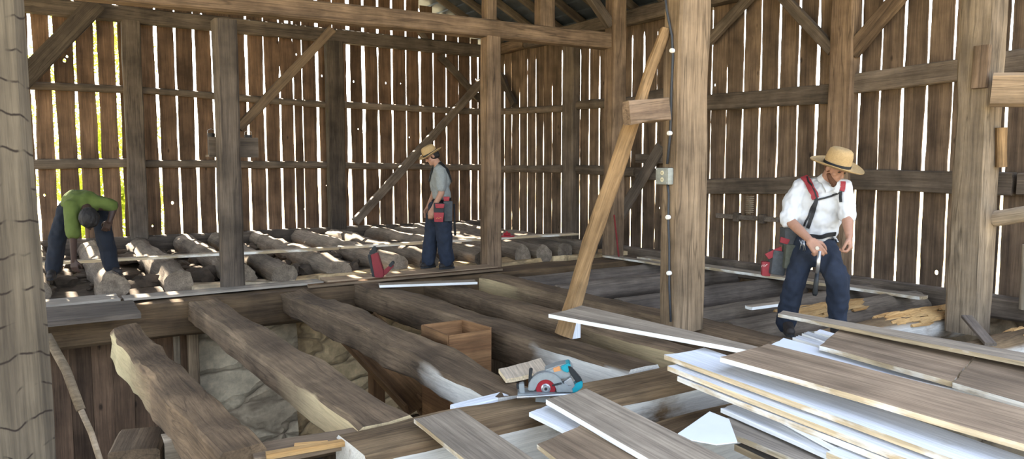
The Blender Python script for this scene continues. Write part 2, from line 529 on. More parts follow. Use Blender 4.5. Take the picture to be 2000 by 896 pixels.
def tube(bm, pts, rad, n=10, mi=0):
    """a swept tube through points; rad a number or one per point"""
    pts = [Vector(p) for p in pts]
    if isinstance(rad, (int, float)):
        rad = [rad] * len(pts)
    rings = []
    prev = None
    for i, p in enumerate(pts):
        t = (pts[min(i + 1, len(pts) - 1)] - pts[max(i - 1, 0)]).normalized()
        a = prev if prev is not None else (Vector((0, 0, 1)) if abs(t.z) < 0.9 else Vector((1, 0, 0)))
        x = (a - t * a.dot(t)).normalized()
        prev = x
        y = t.cross(x)
        rings.append([bm.verts.new(p + (x * math.cos(2 * math.pi * k / n) + y * math.sin(2 * math.pi * k / n)) * rad[i]) for k in range(n)])
    for i in range(len(rings) - 1):
        for k in range(n):
            bm.faces.new((rings[i][k], rings[i][(k + 1) % n], rings[i + 1][(k + 1) % n], rings[i + 1][k])).material_index = mi
    bm.faces.new(list(reversed(rings[0]))).material_index = mi
    bm.faces.new(rings[-1]).material_index = mi
def lathe(bm, prof, n=32, mw=None, mi=0, sx=1.0, sy=1.0):
    rings = []
    for r, z in prof:
        if r < 1e-5:
            rings.append([bm.verts.new((0, 0, z))])
        else:
            rings.append([bm.verts.new((r * sx * math.cos(2 * math.pi * k / n), r * sy * math.sin(2 * math.pi * k / n), z)) for k in range(n)])
    for a, b in zip(rings[:-1], rings[1:]):
        for k in range(n):
            k2 = (k + 1) % n
            if len(a) == 1:
                bm.faces.new((a[0], b[k], b[k2])).material_index = mi
            elif len(b) == 1:
                bm.faces.new((a[k], a[k2], b[0])).material_index = mi
            else:
                bm.faces.new((a[k], a[k2], b[k2], b[k])).material_index = mi
    if mw is not None:
        for r in rings:
            for v in r:
                v.co = mw @ v.co
def prism(bm, poly, y0, y1, mi=0, mw=None):
    """an outline in X-Z given thickness along Y"""
    a = [bm.verts.new((x, y0, z)) for x, z in poly]
    b = [bm.verts.new((x, y1, z)) for x, z in poly]
    n = len(poly)
    fs = [bm.faces.new(a), bm.faces.new(list(reversed(b)))]
    for k in range(n):
        fs.append(bm.faces.new((a[k], b[k], b[(k + 1) % n], a[(k + 1) % n])))
    for f in fs:
        f.material_index = mi
    if mw is not None:
        for v in a + b:
            v.co = mw @ v.co

# ---------------------------------------------------------------- setting: ground, cellar, walls, roof
PITCH = math.tan(R(27))
def zroof(u):
    return 4.2 + (9.15 - u) * PITCH if u > 2.5 else 4.2 + 6.65 * PITCH - (2.5 - u) * PITCH
def slab(name, x0, x1, y0, y1, z0, z1, mat, sub=1, amp=0.0, kind='structure'):
    bm = bmesh.new()
    box(bm, x0, x1, y0, y1, z0, z1)
    if sub > 1:
        bmesh.ops.subdivide_edges(bm, edges=bm.edges[:], cuts=sub, use_grid_fill=True)
        for v in bm.verts:
            v.co += Vector((nz(v.co * 1.7, 1), nz(v.co * 1.7, 2), nz(v.co * 1.7, 3) + 0.5 * nz(v.co * 4, 4))) * amp
    return tag(link(name, bm, mat, None, 60 if sub > 1 else None), kind=kind)
bm = bmesh.new()
for q in ((-60, 70, 15.3, 90), (-60, 70, -60, -2.6), (-60, -5.2, -2.6, 15.3), (9.75, 70, -2.6, 15.3)):
    vs = [bm.verts.new(p) for p in ((q[0], q[2], -0.45), (q[1], q[2], -0.45), (q[1], q[3], -0.45), (q[0], q[3], -0.45))]
    bm.faces.new(vs)
tag(link('ground', bm, M['grass']), kind='structure')
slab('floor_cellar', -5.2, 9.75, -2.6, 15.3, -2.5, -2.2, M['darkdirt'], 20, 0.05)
slab('wall_cellar_right', 9.2, 9.75, -2.6, 15.3, -2.2, -0.12, M['stonewhite'])
slab('wall_cellar_front', -5.2, 9.2, -2.6, -2.1, -2.2, -0.4, M['stonewhite'])
slab('wall_cellar_left', -5.2, -4.7, -2.1, 15.3, -2.2, -0.4, M['stonewhite'])  # unseen wall, added to stop light leaking into the cellar
slab('floor_far_bay', -4.7, 9.2, 9.95, 15.3, -2.2, -0.06, M['dirt'], 30, 0.07)
slab('wall_cellar_back', 2.95, 9.2, 9.72, 10.05, -2.2, 0.0, M['stone'], 14, 0.07)
slab('wall_cellar_whitewashed', 1.72, 2.95, 9.62, 10.05, -2.2, 0.0, M['stonewhite'], 14, 0.05)

def plank_wall(name, gaps, s0, s1, place, zb, zt, mat, holes=(), closed=None, th=0.026, seed=1, wk=1.15):
    """boards between the listed gaps (position, width); one mesh, one island per board"""
    bm = bmesh.new()
    rnd = random.Random(seed)
    edges = [(s0, 0.0)] + sorted(gaps) + [(s1, 0.0)]
    def joint(k, z):
        p, w = edges[k]
        c = p + 0.007 * nz((z * 1.1, k * 3.3, 0), seed) + 0.004 * nz((z * 4.0, k * 1.7, 9), seed)
        ww = w * (0.85 + 0.6 * nz((z * 0.9, k * 2.1, 5), seed) + 0.35 * nz((z * 5, k * 2.1, 5), seed))
        if closed and w > 0 and closed(p, z):
            ww = 0.0015
        return c, max(0.001, ww * wk) if w > 0 else 0.0
    for k in range(len(edges) - 1):
        a, b = edges[k][0], edges[k + 1][0]
        sub = 2 if b - a > 0.36 else 1
        dep = rnd.uniform(-0.004, 0.004)
        zb_k = zb + rnd.uniform(-0.02, 0.02)
        for q in range(sub):
            mid = (a + b) / 2
            top = min(zt(a), zt(b)) if callable(zt) else zt
            zs = [zb_k + (top - zb_k) * i / 34 for i in range(35)]
            hl = [h for h in holes if a < h[0] < b and zb < h[1] < top and (sub == 1 or (h[0] < mid) == (q == 0))]
            for h in hl:
                zs = [z for z in zs if abs(z - h[1]) > h[2] * 1.05] + [h[1] + h[2] * f for f in (-1, -0.5, 0.5, 1)]
            zs.sort()
            lr = []
            for z in zs:
                cl, wl_ = joint(k, z)
                cr, wr_ = joint(k + 1, z)
                l, r = cl + wl_ / 2, cr - wr_ / 2
                if sub == 2:
                    m_ = mid + 0.004 * nz((z * 2, k, 2), seed)
                    l, r = (l, m_ - 0.001) if q == 0 else (m_ + 0.001, r)
                lr.append((l, max(l + 0.02, r)))
            F_ = [[bm.verts.new(place(l, dep, z)), bm.verts.new(place(r, dep, z))] for (l, r), z in zip(lr, zs)]
            B_ = [[bm.verts.new(place(l, dep + th, z)), bm.verts.new(place(r, dep + th, z))] for (l, r), z in zip(lr, zs)]
            for i in range(len(zs) - 1):
                hh = [h for h in hl if h[1] - h[2] * 1.01 <= zs[i] and zs[i + 1] <= h[1] + h[2] * 1.01]
                for V_, d, fl in ((F_, dep, 0), (B_, dep + th, 1)):
                    if not hh:
                        bm.faces.new((V_[i][0], V_[i][1], V_[i + 1][1], V_[i + 1][0]))
                    else:
                        h = hh[0]
                        def dx(z):
                            return h[2] * math.sqrt(max(0.0, 1.15 - ((z - h[1]) / h[2]) ** 2)) * 0.8
                        x0, x1 = dx(zs[i]), dx(zs[i + 1])
                        aL, bL = bm.verts.new(place(max(lr[i][0], h[0] - x0), d, zs[i])), bm.verts.new(place(max(lr[i + 1][0], h[0] - x1), d, zs[i + 1]))
                        aR, bR = bm.verts.new(place(min(lr[i][1], h[0] + x0), d, zs[i])), bm.verts.new(place(min(lr[i + 1][1], h[0] + x1), d, zs[i + 1]))
                        bm.faces.new((V_[i][0], aL, bL, V_[i + 1][0]))
                        bm.faces.new((aR, V_[i][1], V_[i + 1][1], bR))
                for sd in (0, 1):
                    bm.faces.new((F_[i][sd], B_[i][sd], B_[i + 1][sd], F_[i + 1][sd]))
            for e in (0, -1):
                bm.faces.new((F_[e][0], F_[e][1], B_[e][1], B_[e][0]))
    return tag(link(name, bm, mat), kind='structure')
gr = random.Random(3)
GU = [0.25, 0.55, 0.88, 1.2, 1.52, 2.15, 2.47, 2.79, 3.11, 3.42, 3.73, 4.05, 4.35, 4.62, 4.8, 5.11, 5.44, 5.77, 6.1, 6.43, 6.75, 7.08, 7.41, 7.74, 8.06, 8.38, 8.69, 8.89]
GW = {5.77: 0.075, 6.1: 0.06, 6.43: 0.045, 7.41: 0.055, 5.11: 0.052, 2.15: 0.055, 2.47: 0.04, 2.79: 0.052, 3.11: 0.045, 1.52: 0.055, 0.55: 0.055, 0.25: 0.05, 0.88: 0.045, 1.2: 0.05, 3.73: 0.045, 4.8: 0.02, 4.62: 0.035, 3.42: 0.03, 5.44: 0.02}
gaps = [(u, GW.get(u, gr.uniform(0.028, 0.042))) for u in GU]
u = -0.07
while u > -4.3:
    gaps.append((u, gr.uniform(0.03, 0.05)))
    u -= 0.32
BH = []
for px, py, r in ((387, 13, 0.02), (393, 28, 0.025), (404, 30, 0.014), (436, 3, 0.03), (501, 9, 0.03), (556, 16, 0.022), (568, 19, 0.024), (598, 22, 0.02), (618, 25, 0.022), (629, 148, 0.022), (636, 156, 0.016),
                  (691, 159, 0.024), (754, 162, 0.022), (783, 163, 0.016), (596, 408, 0.026), (640, 243, 0.012), (700, 252, 0.018), (709, 259, 0.016), (579, 106, 0.02), (126, 118, 0.03), (131, 110, 0.022), (87, 381, 0.02), (930, 155, 0.02),
                  (559, 42, 0.05), (662, 33, 0.05), (673, 33, 0.06), (690, 36, 0.05), (684, 40, 0.07), (521, 44, 0.022), (800, 268, 0.018), (638, 362, 0.012), (298, 441, 0.02), (337, 396, 0.03)):
    h = PV(px, py, 14.84)
    BH.append((h.x, h.z, r))
plank_wall('wall_back', gaps, -4.3, 9.15, lambda s, d, z: Vector((s, 14.84 + d, z)), 0.02, lambda u: zroof(u) + 0.045, M['wall_back'], BH,
           lambda p, z: z > 4.22 and (1.9 < p < 3.5 or p > 8.8) or (p in (4.62, 4.35) and 3.3 < z < 4.0) or (p == 5.44 and z < 3.9), seed=2)
GV = [14.14, 13.84, 13.53, 13.23, 12.92, 12.64, 12.34, 12.02, 11.43, 11.15, 10.85, 10.56, 10.26, 9.97, 9.67, 9.35, 9.05, 8.75, 8.45, 8.14, 7.83, 7.52, 7.21, 6.89, 6.57, 6.27, 5.65, 5.37, 5.08, 4.79, 4.49, 4.19, 3.9, 3.58]
gaps = [(v, gr.uniform(0.03, 0.04) + max(0, v - 10) * 0.002) for v in GV if v not in (10.56, 13.84, 13.23, 6.27, 4.49)] + [(13.84, 0.032), (13.23, 0.028), (6.27, 0.05), (4.49, 0.028)]
v = 3.27
while v > 0:
    gaps.append((v, gr.uniform(0.02, 0.035)))
    v -= 0.31
RH = []
for px, py, r in ((1396, 166, 0.022), (1287, 406, 0.02), (1828, 532, 0.03), (1560, 172, 0.016), (1584, 560, 0.04)):
    h = PU(px, py, 9.15)
    RH.append((h.y, h.z, r))
plank_wall('wall_right', gaps, -0.2, 14.84, lambda s, d, z: Vector((9.15 + d, s, z)), -0.12, 4.23, M['wall'], RH,
           lambda p, z: (p > 8.3 and z > 3.75) or (p in (13.53, 12.34, 12.64) and z > 3.1) or (p == 7.83 and z > 3.0), th=0.018, seed=5, wk=1.1)
# roof: two slopes, dark sheathing with strips of lath under it
bm = bmesh.new()
for sgn, ue, vf in ((1, 9.6, 2.7), (-1, -4.6, -0.9)):  # unseen front ends set apart to light the boards and shade the left post
    def rp(s, y, d):      # s measured up the slope from the eave, d down from the sheathing
        u = ue - sgn * s * math.cos(R(27))
        return Vector((u, y, zroof(9.15) + (9.15 - 9.6) * PITCH + s * math.sin(R(27)) - d))
    LS = (9.6 - 2.5) / math.cos(R(27))
    def rbox(sa, sb, da, db, mi):
        vs = [bm.verts.new(rp(s, y, d)) for d in (da, db) for (s, y) in ((sa, vf), (sb, vf), (sb, 15.4), (sa, 15.4))]
        for ix in ((0, 1, 2, 3), (4, 5, 6, 7), (0, 1, 5, 4), (1, 2, 6, 5), (2, 3, 7, 6), (3, 0, 4, 7)):
            bm.faces.new([vs[i] for i in ix]).material_index = mi
    rbox(0, LS, -0.12, -0.06, 0)
    s = 0.15
    while s < LS:
        rbox(s, s + 0.11, -0.06, -0.03, 1)
        s += 0.27
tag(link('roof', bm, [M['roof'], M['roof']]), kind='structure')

# ---------------------------------------------------------------- frame: sills, plates, ties, posts
timber('sill_beam', 'dark sill timber lying under the back wall boards', 'sill', (-4.2, 14.68, 0.09), (9.1, 14.68, 0.09), 0.24, 0.3, M['darkpost'])
timber('sill_beam', 'brown sill timber lying along the foot of the wall behind the man in the white shirt', 'sill', (9.0, -0.2, -0.06), (9.0, 14.5, -0.06), 0.24, 0.24, M['girt'])
timber('tie_beam', 'dark horizontal beam high across the gapped back wall', 'beam', (-4.2, 14.66, 4.12), (9.0, 14.66, 4.08), 0.22, 0.26, M['darkpost'])
timber('wall_plate', 'sunlit short end of the plate in the far top corner', 'beam', (9.0, 14.5, 4.06), (9.0, 13.05, 4.06), 0.2, 0.2, M['post'])  # lighter wood than the rest stands in for sunlight on this end
timber('wall_plate', 'dark plate along the top of the right wall under the rafters', 'beam', (9.0, 13.0, 4.06), (9.0, 0.0, 4.06), 0.22, 0.24, M['darkpost'])
timber('tie_beam', 'long brown tie beam spanning the tops of the middle posts', 'beam', (-4.0, 9.36, 3.34), (8.1, 9.36, 3.5), 0.24, 0.25, M['post'])
post('pale post with dark cross cuts nearest the camera at the edge of the floor', -0.07, 3.5, 0.36, 0.34, -2.2, 4.4, M['scored'], jit=0.012, step=0.09, lean=(-0.11, 0))
post('dark brown post standing between the green shirted person and the nail gun', 2.12, 9.42, 0.25, 0.25, -0.02, 3.22, M['darkpost'])
post('slim brown post just behind the man with the red tool pouch', 5.82, 9.36, 0.24, 0.24, -0.02, 3.36, M['post'])
post('short upper post standing over the slim brown post on the long tie beam', 5.80, 9.36, 0.17, 0.17, 3.6, zroof(5.8) - 0.1, M['post'])
post('short stub post on the tie beam under the rafters', 6.79, 9.36, 0.27, 0.2, 3.6, zroof(6.79) - 0.1, M['post'])
post('tall brown post at the far end of the long tie beam', 8.17, 9.3, 0.27, 0.26, -0.02, zroof(8.17) - 0.1, M['post'])
post('wide pale tan post carrying the cable and outlet box', 5.065, 4.80, 0.385, 0.22, -0.02, 4.9, M['palepost'], jit=0.012)
post('thick grey brown hewn post with tan blocks fixed to its side', 7.86, 3.6, 0.28, 0.32, -0.16, 4.8, M['greypost'], jit=0.02)
post('dark wall post rising behind the green shirted person', 1.73, 14.64, 0.29, 0.2, 0.2, 4.0, M['darkpost'])
post('brown wall post where the long diagonal brace starts', 5.39, 14.64, 0.34, 0.2, 0.2, 3.98, M['darkpost'])
post('square corner post where the two plank walls meet', 9.0, 14.66, 0.22, 0.22, 0.2, 3.95, M['darkpost'])
post('wall post on the right wall near the far corner', 9.03, 11.56, 0.2, 0.34, -0.02, 3.95, M['girt'])
post('wide wall post behind the straw hat of the man in the white shirt', 9.03, 5.8, 0.2, 0.33, 0.04, 3.95, M['post'])

def girt(label, a, b, w, h, mat=None, **kw):
    return timber('wall_girt', label, 'girt', a, b, w, h, mat or M['girt'], 'log', **kw)
BV = 14.74
girt('upper girt on the back wall, first bay above the green shirted person', (-0.6, BV, 2.80), (1.6, BV, 2.83), 0.12, 0.14)
girt('upper girt on the back wall in the middle bay, under the ragged holes', (1.88, BV, 2.83), (5.24, BV, 2.72), 0.12, 0.13)
girt('upper girt on the back wall over the man with the red pouch', (5.56, BV, 2.74), (8.9, BV, 2.72), 0.12, 0.14)
girt('lower girt on the back wall just above the green shirted person', (-0.6, BV, 1.52), (1.6, BV, 1.54), 0.12, 0.17)
girt('lower girt on the back wall in the middle bay, behind the dark post', (1.88, BV, 1.53), (5.24, BV, 1.51), 0.12, 0.14)
girt('lower girt on the back wall behind the shoulder of the man with the red pouch', (5.56, BV, 1.5), (8.9, BV, 1.45), 0.12, 0.14)
RU = 9.06
girt('upper girt on the right wall beside the far corner', (RU, 14.5, 2.72), (RU, 11.75, 2.62), 0.12, 0.15)
girt('lower girt on the right wall beside the far corner', (RU, 14.5, 1.42), (RU, 11.75, 1.43), 0.12, 0.15)
girt('short upper girt left of the tall brown post', (RU, 11.4, 2.66), (RU, 9.75, 2.62), 0.12, 0.17)
girt('short lower girt left of the tall brown post', (RU, 11.4, 1.42), (RU, 9.75, 1.38), 0.12, 0.17)
def sgirt(label, a, b, w, h, mat):
    return timber('wall_girt', label, 'girt', a, b, w, h, mat, 'hewn')
sgirt('broad dark upper girt seen behind the leaning tan pole', (RU, 9.7, 2.55), (RU, 8.5, 2.6), 0.1, 0.4, M['darklog'])
sgirt('narrow dark girt behind the leaning tan pole, the higher of two low ones', (RU, 9.7, 1.62), (RU, 8.3, 1.6), 0.1, 0.16, M['darklog'])
sgirt('narrow dark girt behind the leaning tan pole, the lower of two low ones', (RU, 9.7, 1.36), (RU, 8.3, 1.33), 0.1, 0.2, M['darklog'])
sgirt('upper girt between the cable post and the wall post behind the straw hat', (RU, 8.45, 2.48), (RU, 5.98, 2.45), 0.12, 0.24, M['girt'])
sgirt('lower girt between the cable post and the man in the white shirt', (RU, 8.25, 1.16), (RU, 5.98, 1.24), 0.12, 0.24, M['girt'])
sgirt('upper girt left of the thick post with tan blocks', (RU, 5.64, 2.55), (RU, 3.7, 2.62), 0.12, 0.25, M['girt'])
sgirt('lower girt left of the thick post with tan blocks, right of the straw hat', (RU, 5.64, 1.32), (RU, 3.75, 1.3), 0.12, 0.26, M['girt'])
sgirt('dark upper girt beyond the tan beam end at the far right', (RU, 3.66, 2.62), (RU, 1.2, 2.66), 0.12, 0.25, M['girt'])
sgirt('dark lower girt beyond the thick post at the far right', (RU, 3.7, 1.3), (RU, 1.2, 1.32), 0.12, 0.24, M['girt'])

def brace(label, a, b, w, h, mat, style='hewn', ref=(0, 0, 1), **kw):
    return timber('diagonal_brace', label, 'brace', a, b, w, h, mat, style, ref, **kw)
brace('long diagonal brace running up the back wall over the man with the red pouch', (5.72, 14.5, 0.34), (8.9, 14.5, 3.5), 0.12, 0.17, M['girt'])
brace('short brace crossing the long diagonal one near the far corner', (7.85, 14.74, 3.9), (8.88, 14.74, 3.0), 0.08, 0.16, M['girt'])
brace('thick dark brace at the top above the green shirted person', (0.02, 14.43, 2.75), (1.22, 14.43, 4.2), 0.16, 0.3, M['darkpost'])
brace('diagonal brace rising from the dark post up to the tie beam', (2.26, 9.45, 1.95), (3.45, 9.42, 3.25), 0.08, 0.11, M['girder'])
brace('short knee brace above the beam on the back wall gable', (7.0, 14.62, 4.7), (7.45, 14.62, 4.2), 0.08, 0.12, M['girt'])
brace('knee brace on the left of the wall post behind the straw hat', (9.0, 6.8, 3.9), (9.0, 5.95, 3.0), 0.1, 0.14, M['girt'])
brace('knee brace on the right of the wall post behind the straw hat', (9.0, 5.02, 3.62), (9.0, 5.68, 2.95), 0.1, 0.2, M['post'])
brace('dim knee brace at the top of the right wall beside the cable post', (9.0, 8.1, 3.4), (9.0, 7.3, 3.95), 0.1, 0.15, M['girt'])
brace('small dark knee brace right of the slim brown post on the far right wall', (9.0, 14.05, 3.5), (9.0, 13.5, 2.8), 0.1, 0.14, M['darkpost'])
brace('dark board leaning on the right wall behind the tan pole', (8.75, 10.3, -0.02), (8.98, 9.05, 1.82), 0.05, 0.2, M['darklog'], 'sawn')
brace('knee brace at the head of the tall brown post under the rafters', (7.3, 9.3, 4.5), (8.05, 9.3, 3.75), 0.12, 0.16, M['darkpost'])
# rafters
names = 'first second third fourth fifth sixth seventh eighth ninth tenth eleventh twelfth'.split()
for k in range(11):
    v = 14.1 - 0.72 * k
    bm_ = timber('rafter', 'dark roof rafter, the %s one out from the back wall' % names[k], 'rafter', (9.3, v, zroof(9.3) - 0.06), (2.56, v, zroof(2.56) - 0.06), 0.09, 0.13,
                 M['darkpost'], 'sawn', group='rafters under the dark roof', step=0.6)

# ---------------------------------------------------------------- floor timbers
J = dict(jit=0.022)
timber('girder', 'heavy dark girder under the middle posts where the joists end', 'beam', (-4.5, 9.1, -0.2), (8.6, 9.05, -0.2), 0.62, 0.38, M['girder'], jit=0.015)
timber('girder', 'whitewashed cross girder in front that the circular saw stands on', 'beam', (1.42, 3.72, -0.2), (5.35, 3.72, -0.2), 0.46, 0.4, M['joistwhite'], jit=0.02)
timber('girder', 'hewn girder running back from under the cable post', 'beam', (5.42, 4.0, -0.19), (5.42, 8.75, -0.19), 0.36, 0.36, M['joist'], jit=0.02)
timber('girder', 'cross timber carrying the near ends of the loose boards', 'beam', (0.5, 0.9, -0.2), (8.5, 0.9, -0.2), 0.4, 0.4, M['girder'])
def joist(label, a, b, w, h, mat, style='hewn', **kw):
    kw.setdefault('jit', 0.026)
    return timber('floor_joist', label, 'joist', a, b, w, h, mat, style, **kw)
joist('broken rough joist nearest the pale scored post', (0.74, 7.7, -0.15), (0.93, 3.98, -0.15), 0.27, 0.3, M['joistcream'], jit=0.05, rag=(0.15, 0))
joist('hewn joist beside the whitewashed stone wall, second from the pale scored post', (1.66, 8.85, -0.12), (1.74, 3.96, -0.12), 0.34, 0.24, M['joist'])
joist('crooked knotty joist with a whitewashed near end left of the circular saw', (2.68, 8.85, -0.12), (2.67, 3.96, -0.12), 0.32, 0.24, M['joistend'], jit=0.05, bow=0.03)
joist('wide joist behind the circular saw with the wooden chute box beside it', (3.62, 8.85, -0.14), (3.80, 3.96, -0.14), 0.36, 0.28, M['joistend'], jit=0.03)
joist('thin sawn joist whose near end runs under the long loose board', (4.55, 8.85, -0.13), (4.58, 3.96, -0.13), 0.3, 0.2, M['joist'])
for lab, v, ua, ub, r, zt, mat, kw in (
        ('dark log at the back of the right bay beside the red stick', 8.35, 5.62, 8.95, 0.30, -0.02, 'darklog', {}),
        ('dark log under the leaning tan pole, second from the middle girder', 7.45, 5.62, 8.95, 0.30, 0.0, 'darklog', {}),
        ('broad dark log seen right of the cable post', 6.3, 5.62, 8.95, 0.32, 0.0, 'darklog', {}),
        ('dusty grey log ending behind the legs of the man in the white shirt', 5.25, 5.62, 8.9, 0.32, 0.02, 'log', {})):
    timber('floor_log', lab, 'log', (ua, v, zt - r / 2), (ub, v, zt - r / 2), r, r, M[mat], 'log', **kw)
def splitlog(label, a, b, w, h, mat, tipmat, split, cover=0.55, zt=0.0):
    """log with a broken-open stretch showing fresh splinters"""
    o = timber('floor_log', label, 'log', a, b, w, h, M[mat], 'log', jit=0.03)
    rr = random.Random(len(label))
    a, b = Vector(a), Vector(b)
    bm = bmesh.new()
    for k in range(60):
        s = split[0] + (split[1] - split[0]) * rr.random()
        ln = rr.uniform(0.15, 0.5)
        d = (b - a).normalized()
        c = a + (b - a) * s
        y = rr.uniform(-0.5, 0.5) * w * 0.85
        z = h * 0.5 * math.sqrt(max(0.05, 1 - (2 * y / w) ** 2)) * rr.uniform(0.95, 1.1) + 0.002
        yaw = rr.uniform(-0.12, 0.12)
        m, L = frame(c + Vector((-d.y, d.x, 0)) * y + Vector((0, 0, z)) - d * ln / 2, c + Vector((-d.y, d.x, 0)) * (y + yaw * ln) + Vector((0, 0, z + rr.uniform(-0.02, 0.025))) + d * ln / 2)
        t0 = len(bm.verts)
        wd = rr.uniform(0.04, 0.11)
        vs = [Vector((0, -wd * 0.3, -0.012)), Vector((0, wd * 0.3, -0.012)), Vector((0, 0, 0.014)), Vector((L * 0.6, -wd * 0.5, -0.014)), Vector((L * 0.6, wd * 0.5, -0.014)), Vector((L * 0.6, 0, 0.018)), Vector((L, 0, 0))]
        vv = [bm.verts.new(m @ p) for p in vs]
        for ix in ((0, 1, 4, 3), (1, 2, 5, 4), (2, 0, 3, 5), (0, 2, 1), (3, 4, 6), (4, 5, 6), (5, 3, 6)):
            bm.faces.new([vv[i] for i in ix])
    s_ = link('splintered_wood', bm, M[tipmat], None)
    s_.parent = o
    s_.matrix_parent_inverse = o.matrix_world.inverted()
    s_['label'] = 'fresh yellow splintered break'
    return o
splitlog('log with fresh yellow splinters between the legs of the man in the white shirt', (5.6, 4.72, -0.16), (8.8, 4.62, -0.16), 0.36, 0.36, 'log', 'split', (0.28, 0.62))
splitlog('grey log broken open yellow beside the thick post with tan blocks', (6.0, 4.02, -0.17), (8.7, 3.95, -0.17), 0.34, 0.34, 'joistwhite', 'split', (0.42, 0.78))
splitlog('whitewashed splintered log at the far right behind the thick post foot', (6.2, 3.02, -0.17), (8.8, 2.95, -0.17), 0.36, 0.34, 'joistwhite', 'split', (0.5, 0.9))
# logs of the far bay, running to the back wall
for lab, u0, u1, v1, r in (
        ('dusty log behind the nearer foot of the green shirted person', 0.15, 0.1, 9.95, 0.32),
        ('dusty log showing between the legs of the green shirted person', 0.95, 0.88, 9.95, 0.36),
        ('dusty log just right of the green shirted person with light streaks on top', 1.68, 1.58, 9.9, 0.36),
        ('dusty log left of the dark post, second to the right of the green shirted person', 2.45, 2.38, 9.9, 0.36),
        ('round ended log just right of the foot of the dark post', 3.0, 2.85, 9.7, 0.33),
        ('dusty log left of the red nail gun with a round end', 3.75, 3.6, 9.75, 0.34),
        ('dusty log behind the red nail gun', 4.55, 4.5, 9.8, 0.32),
        ('sunlit pale log right of the foot of the long diagonal brace', 5.25, 5.0, 9.8, 0.34),
        ('dusty log behind the boots of the man with the red pouch', 6.1, 5.95, 9.75, 0.34),
        ('log end just right of the slim brown post', 6.75, 6.7, 9.8, 0.33),
        ('log end below the red plastic cap, second right of the slim brown post', 7.15, 7.08, 9.75, 0.33),
        ('grey log end third right of the slim brown post', 7.55, 7.5, 9.75, 0.33),
        ('last log end left of the leaning tan pole', 8.1, 8.1, 9.8, 0.32)):
    timber('floor_log', lab, 'log', (u0, 14.5, 0.24 - r / 2), (u1, v1, 0.22 - r / 2), r, r, M['log'], 'log', jit=0.055)
rr = random.Random(21)
bm = bmesh.new()
for k in range(420):
    c = Vector((rr.uniform(-0.4, 8.5), 10.4 + 3.9 * rr.random() ** 1.4, rr.uniform(-0.06, 0.03)))
    s = rr.uniform(0.04, 0.15)
    r = bmesh.ops.create_icosphere(bm, subdivisions=2, radius=s, matrix=Matrix.Translation(c))
    sc = Vector((rr.uniform(0.8, 1.5), rr.uniform(0.8, 1.3), rr.uniform(0.5, 0.8)))
    for v in r['verts']:
        d = v.co - c
        d *= 1 + 0.5 * nz(d * 9 + c, 3)
        v.co = c + Vector((d.x * sc.x, d.y * sc.y, d.z * sc.z))
o = link('rubble', bm, M['dirt'], None, 30)
tag(o, 'loose dusty rubble and earth lying between the far logs', 'rubble', kind='stuff')
# cellar: boards, jamb, chute
bmg = [( -3.2 + 0.21 * k, 0.003) for k in range(24)]
plank_wall('wall_cellar_boards', [x for x in bmg if x[0] < 1.5], -4.6, 1.7, lambda s, d, z: Vector((s, 9.5 + d, z)), -2.2, -0.3, M['wall_back'], seed=9)
plank_wall('wall_cellar_partition', [(4.2 + 0.26 * k, 0.012) for k in range(17)], 4.0, 8.75, lambda s, d, z: Vector((4.92 + d, s, z)), -2.2, -0.36, M['wall'], seed=11)
post('weathered twin jamb post under the joists beside the whitewashed stones', 1.62, 9.3, 0.12, 0.1, -2.2, -0.3, M['palepost'], 'sawn', name='cellar_post')
post('thin grey jamb strip under the joists left of the twin jamb post', 1.44, 9.28, 0.07, 0.06, -2.2, -0.3, M['greypost'], 'sawn', name='cellar_post')
post('stout cellar post under the wide joist near the chute box', 3.72, 5.2, 0.16, 0.16, -2.2, -0.36, M['boxwood'], 'sawn', name='cellar_post')
post('brown cellar post seen between the knotty joist and the chute box', 3.3, 7.8, 0.15, 0.15, -2.2, -0.3, M['boxwood'], 'sawn', name='cellar_post')

# ---------------------------------------------------------------- cellar things seen between the joists
def chute_box():
    o = empty('chute_box', (3.18, 5.74, -2.2), 0, 'warm brown open topped wooden box standing up between two joists', 'box')
    bm = bmesh.new()
    t = 0.02
    def wall(a, b, ztop_a, ztop_b):
        mw, L = frame((a[0], a[1], 0), (b[0], b[1], 0))
        bm = bmesh.new()
        vs = []
        for y in (-t / 2, t / 2):
            for x, z in ((0.02, 0), (L - 0.02, 0), (L, ztop_b), (0, ztop_a)):
                vs.append(bm.verts.new((x, y, z)))
        for ix in ((0, 1, 2, 3), (7, 6, 5, 4), (0, 4, 5, 1), (1, 5, 6, 2), (2, 6, 7, 3), (3, 7, 4, 0)):
            bm.faces.new([vs[i] for i in ix])
        link('side_board', bm, M['boxwood'], o, None, mw)
    x0, x1, y0, y1 = -0.2, 0.22, -0.26, 0.24
    H_ = 2.26
    wall((x0, y0), (x1, y0), H_ - 0.0, H_ + 0.0)
    wall((x1, y0), (x1, y1), H_ + 0.02, H_)
    wall((x1, y1), (x0, y1), H_, H_)
    wall((x0, y1), (x0, y0), H_, H_)
    return o
chute_box()
def trough():
    a = P(664, 660, -0.40)
    b = P(800, 806, -0.80)
    mw, L = frame(a, b)
    mw = mw @ Matrix.Rotation(R(22), 4, 'X')
    o = empty('feed_chute', a, 0, 'rusty brown wooden trough sloping down under the knotty joist', 'chute', mw=mw)
    s = -1 if (mw @ Vector((0, 1, 0)) - mw.translation).x < 0 else 1
    mw.translation = a
    for nm, q in (('bottom_board', (0, L, 0.0, 0.44 * s, -0.02, 0.0)), ('side_board', (0, L, -0.025 * s, 0.0, -0.02, 0.10)), ('side_board', (0, L, 0.44 * s, 0.465 * s, -0.02, 0.10))):
        bm = bmesh.new()
        q = (q[0], q[1], min(q[2], q[3]), max(q[2], q[3]), q[4], q[5])
        box(bm, *q)
        link(nm, bm, M['rust'], o)
    return o
trough()
